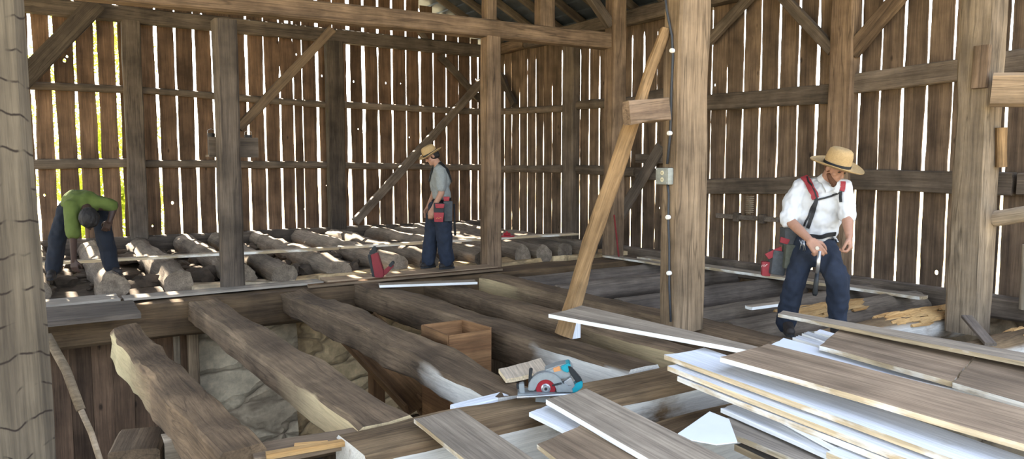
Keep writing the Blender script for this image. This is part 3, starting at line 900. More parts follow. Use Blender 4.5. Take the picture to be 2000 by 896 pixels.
e_ = P(800, 806, -0.80)
timber('cellar_beam', 'low cross beam in the cellar under the foot of the rusty trough', 'beam', (1.9, e_.y + 0.05, -0.95), (4.85, e_.y + 0.05, -0.95), 0.16, 0.16, M['girder'], 'sawn')
post('dim cellar post propping the low cross beam on its whitewashed stone side', 2.2, e_.y + 0.05, 0.14, 0.14, -2.2, -1.03, M['girder'], 'sawn', name='cellar_post')
post('dim cellar post propping the low cross beam on its board partition side', 4.6, e_.y + 0.05, 0.14, 0.14, -2.2, -1.03, M['girder'], 'sawn', name='cellar_post')
bq = P(838, 776, -0.74)
timber('wood_block', 'tan wooden block at the lower end of the rusty trough', 'block', (bq.x - 0.14, e_.y + 0.05, -0.77), (bq.x + 0.16, e_.y + 0.02, -0.77), 0.2, 0.2, M['boxwood'], 'hewn')
# stone pier in the near left with offcut blocks on it
slab('wall_pier', 0.0, 1.25, 3.96, 4.7, -2.2, -0.4, M['stonewhite'], 8, 0.03)
timber('timber_offcut', 'short squared offcut with a pale sawn end at the bottom of the broken joist', 'block', P(282, 858, -0.36), P(262, 905, -0.36), 0.3, 0.18, M['joist'], 'hewn')
timber('timber_offcut', 'pale cream offcut block against the side of the broken joist', 'block', P(318, 878, -0.36), P(372, 868, -0.36), 0.17, 0.18, M['boardpale'], 'hewn', jit=0.02)
timber('ledger_plank', 'rough plank with a pale torn edge low in front between two joists', 'plank', P(492, 890, -0.06), P(735, 846, -0.05), 0.22, 0.05, M['boardbrown'], 'hewn', jit=0.012)
timber('wood_scrap', 'pale torn splinter lying on the front edge of the low rough plank', 'scrap', P(520, 890, -0.03), P(716, 856, -0.02), 0.05, 0.03, M['split'], 'hewn', jit=0.008)
timber('wood_scrap', 'thin pale slat lying on the low rough plank', 'scrap', P(575, 870, -0.02), P(640, 865, -0.02), 0.04, 0.02, M['split'], 'sawn')
timber('cut_block', 'pale wood strip wedged between the knotty joist and the front girder', 'strip', P(888, 802, -0.03), P(985, 777, -0.03), 0.1, 0.06, M['boardwhite'], 'sawn')
pq_ = [P(974, 721, 0.035), P(1056, 700, 0.035), P(1072, 724, 0.035), P(988, 741, 0.035)]
qboard('short pale board lying behind the circular saw', pq_, 0.03, M['boardpale'], M['boardedge'], M['boardpale'], name='loose_board')
o = empty('long_handled_tool', (0, 0, 0), 0, 'long handled tool leaning beside the pale scored post', 'tool')
a, b, c = PV(92, 655, 4.3), PV(158, 800, 4.1), PV(192, 893, 4.02)
bm = bmesh.new(); tube(bm, [a, (a + b) / 2 + Vector((0.01, 0, 0.01)), b], 0.022); link('handle', bm, M['toolhandle'], o, 180)
bm = bmesh.new(); tube(bm, [b, (b + c) / 2 + Vector((0.008, 0, 0)), c + (c - b) * 0.35], 0.014); link('shank', bm, M['toolhandle'], o, 180)

# ---------------------------------------------------------------- planks lying on the far timbers
def q4(px, zt):
    return [P(x, y, z) for (x, y), z in zip(px, zt if isinstance(zt, (list, tuple)) else [zt] * 4)]
def flat(label, a, b, w, zt, t, top, edge, **kw):
    a, b = Vector((a[0], a[1], zt)), Vector((b[0], b[1], zt))
    d = (b - a).normalized()
    n = Vector((-d.y, d.x, 0)) * w / 2
    return qboard(label, [a + n, a - n, b - n, b + n], t, M[top], M[edge], M[top], **kw)
flat('long thin plank laid across the far logs in front of the green shirted person', (-0.6, 11.05), (3.9, 10.6), 0.16, 0.29, 0.035, 'boardpale', 'boardedge', name='floor_plank')
flat('long thin plank laid across the far logs past the slim brown post', (3.95, 10.66), (8.3, 10.45), 0.16, 0.29, 0.035, 'boardpale', 'boardedge', name='floor_plank')
flat('brown walkway plank under the boots of the man with the red pouch', (3.2, 9.22), (5.7, 9.14), 0.34, 0.04, 0.035, 'boardbrown', 'boardbrown', name='floor_plank')
flat('dark walkway plank along the girder at the foot of the dark post', (0.9, 9.2), (3.15, 9.2), 0.26, 0.035, 0.03, 'boarddark', 'boarddark', name='floor_plank')
flat('narrow reddish plank beside the brown walkway plank', (2.9, 8.92), (5.7, 8.9), 0.12, 0.032, 0.03, 'rust', 'boardbrown', name='floor_plank')
flat('short pale plank with a bright front edge lying over two joists below the man with the red pouch', (3.62, 8.42), (4.75, 8.0), 0.2, 0.045, 0.03, 'board', 'boardedgewhite', name='floor_plank')
flat('wide dusty dark plank over the cellar opening below the green shirted person', (-1.2, 8.55), (0.95, 8.5), 0.85, 0.04, 0.05, 'darklog', 'darklog', name='floor_plank', wave=0.015)
flat('second dusty dark plank behind the wide one near the green shirted person', (-1.6, 9.28), (0.86, 9.3), 0.42, 0.04, 0.05, 'boarddark', 'boarddark', name='floor_plank')
flat('long grey plank along the foot of the right wall behind the man in the white shirt', (8.25, 8.7), (8.35, 4.3), 0.22, 0.045, 0.035, 'board', 'boardedge', name='floor_plank')
flat('grey plank end left of the cable post near the red stick', (8.0, 9.28), (8.02, 8.0), 0.16, 0.03, 0.03, 'board', 'boardedge', name='floor_plank')
flat('pale slat on the log in front of the broad dark log right of the cable post', (6.2, 4.95), (6.75, 4.9), 0.1, 0.05, 0.03, 'boardpale', 'boardedgewhite', name='floor_plank')

# ---------------------------------------------------------------- loose boards in the foreground
bd = qboard
G_ = 'loose boards lying in the foreground'
near = 0.75
def lb(label, far_l, far_r, near_l, near_r, t, top, edge, bot='boardpale', **kw):
    return bd(label, [far_l, far_r, near_r, near_l], t, M[top], M[edge], M[bot], group=G_, **kw)
def ext(a, b, v):
    """carry the line a-b on to the distance v"""
    return a + (b - a) * ((v - a.y) / (b.y - a.y))
def pb(label, fl, fr, nl, nr, z, v, t, top, edge, bot='boardpale', zn=None, **kw):
    """board from four pixels read at height z, carried on past the picture's edge to distance v"""
    a, b, c, d = P(*fl, z), P(*fr, z), P(*nl, z if zn is None else zn), P(*nr, z if zn is None else zn)
    if v is not None:
        c, d = ext(a, c, v), ext(b, d, v)
    return lb(label, a, b, c, d, t, top, edge, bot, **kw)
# bottom layer
pb('dark grey board with a cream edge lying lowest near the white sheet', (1372, 825), (1500, 800), (1546, 896), (1760, 896), 0.10, 1.2, 0.03, 'boarddark', 'boardedge')
pb('narrow board with a sawn cream edge half under the dark grey board', (1435, 868), (1480, 858), (1500, 898), (1560, 898), 0.045, 1.5, 0.035, 'boarddark', 'boardedge')
pb('grey white board with a thin edge next to the whitewashed girder end', (1408, 798), (1445, 783), (1620, 893), (1690, 880), 0.13, 1.3, 0.025, 'boardwhite', 'boardedgewhite')
pb('narrow white board lying on the grey white one', (1527, 818), (1548, 806), (1640, 880), (1670, 872), 0.162, None, 0.03, 'boardwhite', 'boardedgewhite')
pb('white faced board with a yellow sawn end at the bottom edge', (1614, 884), (1650, 866), (1680, 912), (1800, 912), 0.168, 1.1, 0.03, 'boardwhite', 'boardedge')
# white painted stack
pb('lowest white painted board in the long stack, furthest out to its left edge', (1322, 736), (1345, 722), (1640, 862), (1760, 870), 0.2, 0.9, 0.03, 'boardwhite', 'boardedge')
pb('middle white painted board in the long stack with its end stepped out', (1303, 716), (1345, 704), (1700, 870), (1840, 880), 0.236, 0.9, 0.03, 'boardwhite', 'boardedge')
pb('widest white painted board on top of the long stack under the long grey brown board', (1298, 694), (1375, 680), (1800, 876), (1990, 890), 0.272, 0.9, 0.03, 'boardwhite', 'boardedge')
# long brown boards on top
pb('long grey brown board with a white edge reaching furthest toward the leaning pole', (1072, 614), (1136, 597), (1630, 717), (1690, 728), 0.32, 2.35, 0.03, 'board', 'boardedgewhite', zn=0.33)
pb('long brown board lying over the near end of the long grey brown board', (1406, 698), (1500, 672), (2000, 868), (2000, 800), 0.365, 0.9, 0.03, 'boardbrown', 'boardedge')
pb('white tapering board showing between two brown boards at the right', (1500, 676), (1530, 661), (1790, 745), (1830, 745), 0.30, 1.6, 0.03, 'whitesheet', 'boardedgewhite', zn=0.29)
pb('wide brown board with a dark stain and rounded end on the right', (1600, 676), (1644, 640), (1858, 747), (1905, 693), 0.34, None, 0.03, 'boardbrown', 'boardedge', zn=0.34)
pb('wide brown board butted against the near end of the stained one', (1862, 747), (1909, 692), (2000, 788), (2040, 722), 0.35, 1.0, 0.03, 'boardbrown', 'boardedge')
pb('narrow grey board with a white edge before the boots of the white shirted man', (1519, 614), (1530, 608), (2000, 708), (2000, 690), 0.368, 1.5, 0.026, 'board', 'boardedge', zn=0.402)
for k, (fl, fr, nl, nr, z, txt) in enumerate((((1566, 652), (1578, 648), (1612, 668), (1622, 662), 0.25, 'short white slat nearest the boots of the man in the white shirt'),
                              ((1548, 660), (1560, 655), (1606, 678), (1614, 671), 0.24, 'short white slat, second from the boots of the man in the white shirt'),
                              ((1590, 648), (1602, 644), (1634, 660), (1640, 655), 0.26, 'short white slat tucked under the rounded end of the wide brown board'))):
    pb(txt, fl, fr, nl, nr, z, None, 0.02, 'boardwhite', 'boardedgewhite')
# left group
pb('grooved grey brown board nearest the knotty joist at the bottom', (808, 819), (895, 798), (905, 896), (1040, 896), 0.06, 1.6, 0.025, 'board', 'boardedge')
pb('grey brown board with a pale rounded end right in front of the circular saw', (1066, 780), (1146, 760), (1268, 898), (1420, 898), 0.13, 1.4, 0.03, 'board', 'boardedgewhite')
pb('short white painted board poking out under the board in front of the saw', (1033, 806), (1078, 788), (1105, 842), (1160, 815), 0.065, 2.55, 0.025, 'boardwhite', 'boardedgewhite')
pb('brown scuffed board lying under the board in front of the saw', (1048, 868), (1140, 828), (1090, 900), (1300, 898), 0.095, 1.5, 0.025, 'boardbrown', 'boardedge')
# thin white sheet with a curved edge
bm = bmesh.new()
pts = [P(1324, 846, 0.14), P(1386, 803, 0.14), P(1424, 818, 0.14), P(1440, 862, 0.14), P(1400, 867, 0.14), P(1350, 858, 0.14)]
top = [bm.verts.new(p) for p in pts]
bot = [bm.verts.new(p - Vector((0, 0, 0.006))) for p in pts]
bm.faces.new(top); bm.faces.new(list(reversed(bot)))
for k in range(6):
    bm.faces.new((top[k], bot[k], bot[(k + 1) % 6], top[(k + 1) % 6]))
tag(link('white_sheet', bm, M['whitesheet']), 'thin white sheet piece with a curved edge beside the dark grey board', 'sheet')
timber('support_block', 'whitewashed timber under the white sheet, lower than the front girder', 'beam', (2.6, 3.05, -0.25), (5.4, 3.05, -0.25), 0.3, 0.4, M['joistwhite'])

# ---------------------------------------------------------------- leaning pole, cleats, things fixed to posts
base, top_ = P(1100, 655, 0.02), PU(1300, 58, 4.87)
timber('leaning_pole', 'crooked yellow tan pole leaning against the cable post', 'pole', base, top_, 0.165, 0.165, M['yellowlog'], 'log', jit=0.035, bow=0.03, taper=0.62)
c0, c1 = PV(1224, 222, 4.63), PV(1302, 212, 4.63)
timber('wood_cleat', 'brown board block nailed across the leaning pole and the cable post', 'block', c0, c1, 0.08, 0.2, M['post'], 'hewn', ref=(0, 0, 1), jit=0.02, step=0.05)
timber('wood_stub', 'greyish white stub of wood by the foot of the leaning pole', 'block', P(1122, 655, 0) + Vector((0, 0, -0.02)), P(1122, 655, 0) + Vector((0, 0, 0.22)), 0.1, 0.06, M['boardwhite'], 'sawn', ref=(0, 1, 0))
timber('red_stick', 'thin faded red stick leaning against the right wall', 'stick', P(1209, 516, -0.1) , PV(1199, 420, 8.9), 0.03, 0.03, M['maroon'], 'log')
# cable with porcelain clips, and the outlet box
uf = 5.065 - 0.1925 - 0.016
path = [(1297, -30), (1302, 20), (1312, 70), (1314, 110), (1311, 180), (1309, 262), (1303, 320)]
cb = empty('electric_cable', PU(1306, 200, uf), 0, 'dark cable running down the cable post into the outlet box', 'cable')
cl = Vector(cb.location)
bm = bmesh.new(); tube(bm, [PU(x, y, uf) - cl for x, y in path], 0.011, 8); link('wire', bm, M['cable'], cb, 180)
for x, y in ((1314, 99), (1309, 260)):
    bm = bmesh.new(); lathe(bm, [(0, 0), (0.019, 0), (0.021, 0.008), (0.021, 0.03), (0.017, 0.036), (0, 0.036)], 14, Matrix.Translation(PU(x, y, uf) - cl + Vector((0.01, 0, 0))) @ Matrix.Rotation(R(-90), 4, 'Y'))
    link('porcelain_clip', bm, M['porcelain'], cb, 50)
cb2 = empty('electric_cable', PU(1306, 450, uf), 0, 'dark cable running from the outlet box down to the floor', 'cable')
cl = Vector(cb2.location)
bm = bmesh.new(); tube(bm, [PU(x, y, uf) - cl for x, y in ((1303, 352), (1306, 380), (1305, 430), (1307, 480), (1307, 560), (1310, 628))], 0.01, 8); link('wire', bm, M['cable'], cb2, 180)
for x, y in ((1306, 424), (1308, 533)):
    bm = bmesh.new(); lathe(bm, [(0, 0), (0.019, 0), (0.021, 0.008), (0.021, 0.03), (0.017, 0.036), (0, 0.036)], 14, Matrix.Translation(PU(x, y, uf) - cl + Vector((0.01, 0, 0))) @ Matrix.Rotation(R(-90), 4, 'Y'))
    link('porcelain_clip', bm, M['porcelain'], cb2, 50)
oc = PU(1301, 344, uf)
ob = empty('outlet_box', oc, 0, 'grey metal outlet box with two ivory sockets on the cable post', 'outlet')
ob.rotation_euler = (0, 0, R(-90))       # faces -X
bm = bmesh.new(); box(bm, -0.085, 0.075, -0.05, 0.02, -0.075, 0.075, 0, None, 0.012); link('box_body', bm, M['greybox'], ob, 50)
for dz in (0.03, -0.03):
    bm = bmesh.new(); lathe(bm, [(0, 0.004), (0.019, 0.004), (0.021, 0)], 18, Matrix.Translation((0.0, -0.05, dz)) @ Matrix.Rotation(R(90), 4, 'X'))
    for sx in (-0.007, 0.007):
        box(bm, sx - 0.0015, sx + 0.0015, -0.0555, -0.053, dz - 0.005, dz + 0.006, 1)
    link('socket', bm, [M['ivory'], M['blackplastic']], ob)
for dx, dz in ((-0.07, 0.06), (0.06, 0.06), (-0.07, -0.06), (0.06, -0.06)):
    bm = bmesh.new(); lathe(bm, [(0, 0.004), (0.005, 0.003), (0.006, 0)], 10, Matrix.Translation((dx, -0.05, dz)) @ Matrix.Rotation(R(90), 4, 'X')); link('screw', bm, M['steel'], ob)
# pieces on the thick post
a, b = PU(1928, 88, 7.7), PU(1922, 172, 7.7)
timber('post_cleat', 'small upright cleat let into the thick post near its top', 'block', (7.70, a.y + 0.04, a.z), (7.68, a.y + 0.04, b.z), 0.06, 0.14, M['post'], 'hewn', ref=(0, 1, 0))
timber('beam_end', 'pale tan sawn beam end joined to the thick post', 'beam', PV(1937, 176, 3.40), PV(2075, 176, 2.9), 0.12, 0.31, M['palepost'], 'hewn', jit=0.008, corner=0.03)
timber('post_block', 'round bottomed tan block hung on the front of the thick post under the beam end', 'block', PV(1957, 249, 3.40), PV(1955, 326, 3.40), 0.13, 0.08, M['yellowlog'], 'hewn', ref=(0, 1, 0), corner=0.03)
timber('rail_pole', 'pale bent rail pole joined to the thick post at the far right', 'rail', PV(1946, 425, 3.42), PV(2090, 405, 2.7), 0.15, 0.15, M['boardpale'], 'log', jit=0.02)
pq = P(1990, 590, 0.05)
timber('grey_stump_post', 'grey weathered short post with a rounded top at the far right', 'post', (8.72, 3.42, 0.0), (8.72, 3.42, 0.68), 0.15, 0.15, M['boardpale'], 'log', ref=(0, 1, 0))
timber('wood_scrap', 'dark slat leaning at the foot of the thick post', 'slat', P(1888, 618, 0.14), P(1935, 672, 0.02), 0.09, 0.03, M['darklog'], 'sawn')
# iron spring and latch on the right wall
hb = PU(1468, 400, 9.13)
sp = empty('coil_spring', hb, 0, 'pale coil spring hung on the right wall above the dark latch bar', 'spring')
bm = bmesh.new()
tube(bm, [(-0.015 + 0.03 * math.cos(k * 0.7) - 0.03, 0.07 * math.sin(k * 0.7), -0.13 + k * 0.0033) for k in range(80)], 0.006, 6)
link('coil', bm, M['boardpale'], sp, 180)
la, lb_ = PU(1400, 420, 9.11), PU(1522, 426, 9.11)
o = empty('latch_bar', la, 0, 'dark wooden latch bar on the right wall left of the man in the white shirt', 'latch')
d = lb_ - la
bm = bmesh.new(); box(bm, -0.03, 0.02, d.y, 0, -0.04, 0.03, 0, None, 0.006); link('bar', bm, M['darklog'], o)
for f in (0.35, 0.75):
    bm = bmesh.new(); box(bm, -0.05, 0.03, d.y * f - 0.05, d.y * f + 0.05, -0.075, 0.06, 0, None, 0.01); link('keeper', bm, M['darkpost'], o)
# shelf behind the dark post
s0, s1 = PV(402, 300, 9.75), PV(497, 305, 9.75)
sh = empty('wooden_shelf', (s0.x, 9.575, s0.z), 0, 'rough wooden shelf fixed behind the dark post', 'shelf')
w_ = s1.x - s0.x
bm = bmesh.new(); box(bm, 0, w_, 0.0, 0.2, -0.04, -0.015); link('shelf_board', bm, M['girt'], sh)
bm = bmesh.new(); box(bm, 0, w_, -0.025, 0.0, -0.045, 0.2); link('front_board', bm, M['girt'], sh)
bm = bmesh.new(); box(bm, w_ * 0.55, w_ * 0.55 + 0.03, -0.02, 0.18, -0.2, -0.045); link('bracket', bm, M['darkpost'], sh)
for k, (dx, h_, tx) in enumerate(((0.06, 0.26, 'small dark can at the left end of the rough shelf'), (0.5, 0.25, 'small dark can at the right end of the rough shelf'))):
    c = empty('small_can', (s0.x + dx, 9.7, s0.z - 0.015), 0, tx, 'can')
    bm = bmesh.new(); lathe(bm, [(0, 0), (0.045, 0), (0.045, h_), (0.042, h_ + 0.005), (0, h_ + 0.004)], 20); link('body', bm, M['iron'], c, 40)
    bm = bmesh.new(); tube(bm, [(-0.045, 0, h_ - 0.02), (-0.04, 0, h_ + 0.04), (0, 0, h_ + 0.06), (0.04, 0, h_ + 0.04), (0.045, 0, h_ - 0.02)], 0.003, 6); link('bail', bm, M['steel'], c, 180)

# ---------------------------------------------------------------- tools
def nail_gun():
    s = P(742, 541, 0.042)
    o = empty('nail_gun', s, -YAW, 'red and black cordless nail gun lying on the brown walkway plank', 'nail gun')
    k = 1.0
    def pr(name, poly, y0, y1, mat, parent=o, bev=0.008):
        bm = bmesh.new(); prism(bm, poly, y0, y1)
        bmesh.ops.bevel(bm, geom=bm.edges[:], offset=bev, segments=2, affect='EDGES')
        return link(name, bm, M[mat], parent, 60)
    b = pr('motor_housing', [(-0.06, 0.0), (0.05, -0.0), (0.06, 0.06), (-0.02, 0.33), (-0.11, 0.30), (-0.085, 0.15)], -0.045, 0.045, 'darkred')
    pr('nose', [(-0.11, 0.295), (-0.03, 0.335), (-0.04, 0.40), (-0.07, 0.415), (-0.14, 0.32)], -0.03, 0.03, 'blackplastic')
    pr('magazine', [(-0.155, 0.30), (-0.115, 0.30), (-0.05, 0.0), (-0.1, 0.005)], -0.02, 0.02, 'blackplastic')
    pr('handle', [(0.04, 0.01), (0.10, 0.05), (0.19, 0.15), (0.16, 0.185), (0.06, 0.10), (0.03, 0.08)], -0.022, 0.022, 'darkred')
    pr('battery', [(0.15, 0.13), (0.2, 0.19), (0.17, 0.22), (0.115, 0.16)], -0.04, 0.04, 'blackplastic')
    pr('trigger', [(0.02, 0.1), (0.045, 0.115), (0.04, 0.14), (0.015, 0.13)], -0.012, 0.012, 'blackplastic', o, 0.003)
    return o
nail_gun()
def red_cap():  # a red plastic lid with a knob
    s = P(990, 492, 0.29)
    s = Vector((s.x * 10.54 / s.y, 10.54, 0.294))
    o = empty('red_lid', s, 0, 'small red plastic dish lying on the far plank right of the slim brown post', 'lid')
    bm = bmesh.new(); lathe(bm, [(0, 0.0), (0.13, 0.0), (0.13, 0.02), (0.07, 0.03), (0.055, 0.065), (0, 0.07)], 22); link('lid_body', bm, M['redplastic'], o, 45)
    bm = bmesh.new(); lathe(bm, [(0.018, 0.068), (0.018, 0.09), (0, 0.092)], 12); link('knob', bm, M['redplastic'], o, 45)
red_cap()
def saw():
    """worm-drive style circular saw seen from its blade side; local X = camera right, -Y toward the camera"""
    s = P(1082, 784, 0.0)
    dist = (s - Vector((0, 0, HZ))).length
    o = empty('circular_saw', s + Vector((0, 0, 0.0)), -YAW - R(2), 'teal and grey circular saw with a red blade standing on the front girder', 'circular saw')
    k = 0.0033        # metres per pixel at the saw
    def X(px): return (px - 1082) * k
    def Z(py): return (785 - py) * k * 1.0
    def pl(pts): return [(X(a), Z(b)) for a, b in pts]
    def pr(name, pts, y0, y1, mat, bev=0.004, parent=o, lab=None):
        bm = bmesh.new(); prism(bm, pl(pts), y0, y1)
        if bev:
            bmesh.ops.bevel(bm, geom=bm.edges[:], offset=bev, segments=2, affect='EDGES')
        x = link(name, bm, M[mat], parent, 50)
        if lab: x['label'] = lab
        return x
    import math as _m
    cx, cy = 1066, 757
    arc = [(cx + 33 * _m.cos(R(a)), cy - 33 * _m.sin(R(a))) for a in range(-2, 183, 12)]
    arc_in = [(cx + 9 * _m.cos(R(a)), cy - 9 * _m.sin(R(a))) for a in range(182, -3, -30)]
    # upper guard: an arched shell left of and over the blade
    pr('upper_guard', [(cx - 34, cy + 4)] + [(cx + 34 * _m.cos(R(a)), cy - 32 * _m.sin(R(a))) for a in range(175, -1, -12)] + [(cx + 50, cy - 8), (cx + 50, cy + 4), (cx + 21, cy + 4)]
       + [(cx + 20 * _m.cos(R(a)), cy - 20 * _m.sin(R(a))) for a in range(0, 181, 15)] + [(cx - 21, cy + 4)], -0.035, 0.03, 'alu', 0.005)
    pr('guard_back', [(cx + 33 * _m.cos(R(a)), cy - 31 * _m.sin(R(a))) for a in range(180, -1, -12)] + [(cx + 33, cy + 4), (cx - 33, cy + 4)], 0.012, 0.032, 'blackplastic', 0.002)
    bm = bmesh.new(); lathe(bm, [(0, 0.004), (0.062, 0.004), (0.064, 0.0), (0.064, -0.003), (0, -0.003)], 40, Matrix.Translation((X(cx), -0.008, Z(cy))) @ Matrix.Rotation(R(90), 4, 'X')); link('saw_blade', bm, M['redplastic'], o, 40)
    bm = bmesh.new(); lathe(bm, [(0.0, 0.02), (0.02, 0.02), (0.022, 0.016), (0.03, 0.012), (0.03, 0.0)], 24, Matrix.Translation((X(cx), -0.012, Z(cy))) @ Matrix.Rotation(R(90), 4, 'X')); link('arbor_washer', bm, M['steel'], o, 40)
    bm = bmesh.new(); lathe(bm, [(0.0, 0.028), (0.01, 0.028), (0.011, 0.02)], 6, Matrix.Translation((X(cx), -0.012, Z(cy))) @ Matrix.Rotation(R(90), 4, 'X')); link('arbor_bolt', bm, M['blackplastic'], o)
    # base shoe, a plate seen nearly edge on
    bm = bmesh.new(); box(bm, X(1012), X(1118), -0.075, 0.07, Z(768), Z(764.5), 0, None, 0.002); link('base_shoe', bm, M['alu'], o, 40)
    bm = bmesh.new(); tube(bm, [(X(1011), -0.09, Z(769)), (X(1062), -0.09, Z(765)), (X(1118), -0.09, Z(762))], 0.009, 10); link('depth_bar', bm, M['steel'], o, 180)
    # lower guard hanging under the shoe
    bm = bmesh.new(); prism(bm, pl([(cx - 18, 767), (cx + 10, 767), (cx + 8, 778), (cx - 2, 784), (cx - 20, 783)]), -0.03, 0.0); link('lower_guard', bm, M['alu'], o, 40)
    # front parts
    pr('front_bracket', [(1014, 748), (1024, 746), (1026, 766), (1016, 768)], -0.04, 0.01, 'alu')
    pr('bevel_knob', [(1009, 748), (1015, 748), (1016, 758), (1010, 759)], -0.03, 0.0, 'blackplastic')
    pr('front_handle', [(1034, 720), (1041, 720), (1038, 742), (1032, 748)], -0.018, 0.018, 'blackplastic')
    # motor, orange label, rear handle
    pr('motor_housing', [(1062, 725), (1090, 714), (1112, 710), (1120, 722), (1114, 738), (1090, 742), (1070, 734)], 0.005, 0.12, 'alu', 0.01)
    pr('label_plate', [(1080, 719.5), (1092, 715), (1095, 724), (1082, 727)], 0.0015, 0.006, 'orange', 0)
    pr('motor_cap', [(1094, 716), (1112, 708), (1114, 716), (1110, 728), (1098, 724)], -0.012, 0.1, 'teal', 0.006)
    pr('rear_handle', [(1108, 712), (1115, 716), (1134, 738), (1138, 748), (1128, 750), (1112, 728)], -0.02, 0.025, 'blackplastic', 0.006)
    pr('battery_base', [(1124, 746), (1136, 741), (1137, 754), (1124, 764), (1112, 766), (1114, 757)], -0.03, 0.05, 'teal', 0.006)
    pr('handle_guard', [(1100, 744), (1114, 734), (1122, 752), (1118, 757), (1106, 752)], -0.03, 0.01, 'steel', 0.004)
    pr('gear_case', [(1088, 748), (1102, 746), (1116, 756), (1118, 763), (1086, 763)], -0.04, 0.03, 'alu', 0.004)
    bm = bmesh.new(); tube(bm, [(X(1078), -0.045, Z(749)), (X(1096), -0.045, Z(744.5))], 0.006, 8); link('guard_lever', bm, M['blackplastic'], o, 180)
saw()

# ---------------------------------------------------------------- people
from mathutils.bvhtree import BVHTree
def cap_bm(bm, p0, r0, p1, r1, n=14):
    p0, p1 = Vector(p0), Vector(p1)
    d = p1 - p0
    L = d.length
    if L < 1e-5:
        d = Vector((0, 0, 1)); L = 1e-4
    q = d.to_track_quat('Z', 'Y').to_matrix().to_4x4()
    q.translation = p0
    prof = [(0, -r0)] + [(r0 * math.cos(R(a)), r0 * math.sin(R(a))) for a in (-65, -40, -15)] + [(r0, 0), (r1, L)] + [(r1 * math.cos(R(a)), L + r1 * math.sin(R(a))) for a in (15, 40, 65)] + [(0, L + r1)]
    lathe(bm, prof, n, q)
def ell_bm(bm, c, r, rot=None, n=18):
    m = Matrix.Translation(Vector(c)) @ (rot.to_4x4() if rot else Matrix.Identity(4)) @ Matrix.Diagonal((r[0], r[1], r[2], 1))
    prof = [(math.cos(R(a)), math.sin(R(a))) if abs(a) < 90 else (0, math.copysign(1, a)) for a in range(-90, 91, 15)]
    lathe(bm, prof, n, m)
def blob(name, prims, voxel, mat, parent, it=4, disp=0.0, freq=9.0, fac=0.5):
    bm = bmesh.new()
    for p in prims:
        if p[0] == 'c':
            cap_bm(bm, *p[1:])
        else:
            ell_bm(bm, *p[1:])
    bmesh.ops.recalc_face_normals(bm, faces=bm.faces[:])
    me = bpy.data.meshes.new('tmp')
    bm.to_mesh(me); bm.free()
    o = bpy.data.objects.new('tmp', me)
    C.objects.link(o)
    md = o.modifiers.new('r', 'REMESH'); md.mode = 'VOXEL'; md.voxel_size = voxel
    if it:
        ms = o.modifiers.new('s', 'SMOOTH'); ms.factor = fac; ms.iterations = it
    dg = bpy.context.evaluated_depsgraph_get()
    me2 = bpy.data.meshes.new_from_object(o.evaluated_get(dg))
    bpy.data.objects.remove(o)
    me2.name = name
    if disp:
        SEED[0] += 1
        nn = [v.normal.copy() for v in me2.vertices]
        for v, n_ in zip(me2.vertices, nn):
            q = v.co * freq
            v.co += n_ * disp * (nz((q.x * 1.2, q.y * 1.2, q.z * 0.7), SEED[0]) + 0.6 * nz((q.x * 2.3, q.y * 2.3, q.z * 1.9), SEED[0] + 0.3))
    me2.materials.clear()
    me2.materials.append(mat)
    me2.polygons.foreach_set('use_smooth', [True] * len(me2.polygons))
    o2 = bpy.data.objects.new(name, me2)
    C.objects.link(o2)
    o2.parent = parent
    return o2
def hand(w, d, nrm, thumb, curl=0.5, sc=1.0, spread=0.05):
    """palm and five fingers: w wrist, d hand direction, nrm the way the palm faces, thumb the side of the thumb"""
    w, d = Vector(w), Vector(d).normalized()
    nrm = (Vector(nrm) - d * d.dot(Vector(nrm))).normalized()
    s = nrm.cross(d).normalized()
    if s.dot(Vector(thumb)) < 0:
        s = -s
    pr = []
    for k in (-0.03, -0.011, 0.009, 0.029):
        pr.append(('c', w + d * 0.008 * sc + s * k * 0.7 * sc, 0.017 * sc, w + d * 0.078 * sc + s * k * sc, 0.0135 * sc))
    ln = {0: (0.030, 0.02, 0.017), 1: (0.041, 0.025, 0.019), 2: (0.045, 0.028, 0.02), 3: (0.04, 0.025, 0.02)}
    for i, k in enumerate((-0.033, -0.0115, 0.0105, 0.032)):
        p = w + d * (0.082 if i else 0.074) * sc + s * k * sc
        dd = (d + s * (i - 1.5) * spread).normalized()
        c = curl * (1 + 0.12 * (1.5 - i))
        rr = (0.0098, 0.0092, 0.0086, 0.0076)
        for j, l in enumerate(ln[i]):
            ang = c * (0.9, 1.25, 0.8)[j]
            ax = dd.cross(nrm)
            q = Quaternion(s, -ang) if (Quaternion(s, -ang) @ d).dot(nrm) > 0 else Quaternion(s, ang)
            dd = (q @ dd).normalized()
            p2 = p + dd * l * sc
            pr.append(('c', p, rr[j] * sc, p2, rr[j + 1] * sc))
            p = p2
    t0 = w + d * 0.022 * sc + s * 0.022 * sc
    t1 = t0 + (d * 0.6 + s * 0.7 + nrm * 0.35).normalized() * 0.042 * sc
    t2 = t1 + (d * 0.85 + s * 0.15 + nrm * 0.5).normalized() * 0.034 * sc
    t3 = t2 + (d * 0.8 - s * 0.25 + nrm * 0.55).normalized() * 0.026 * sc
    pr += [('c', t0, 0.017 * sc, t1, 0.0125 * sc), ('c', t1, 0.0122 * sc, t2, 0.0105 * sc), ('c', t2, 0.0105 * sc, t3, 0.0085 * sc)]
    return pr
def basis(fwd, up):
    f = Vector(fwd).normalized()
    u_ = (Vector(up) - f * f.dot(Vector(up))).normalized()
    r = f.cross(u_)
    return f, u_, r, Matrix((r, f, u_)).transposed()      # columns: right, forward, up
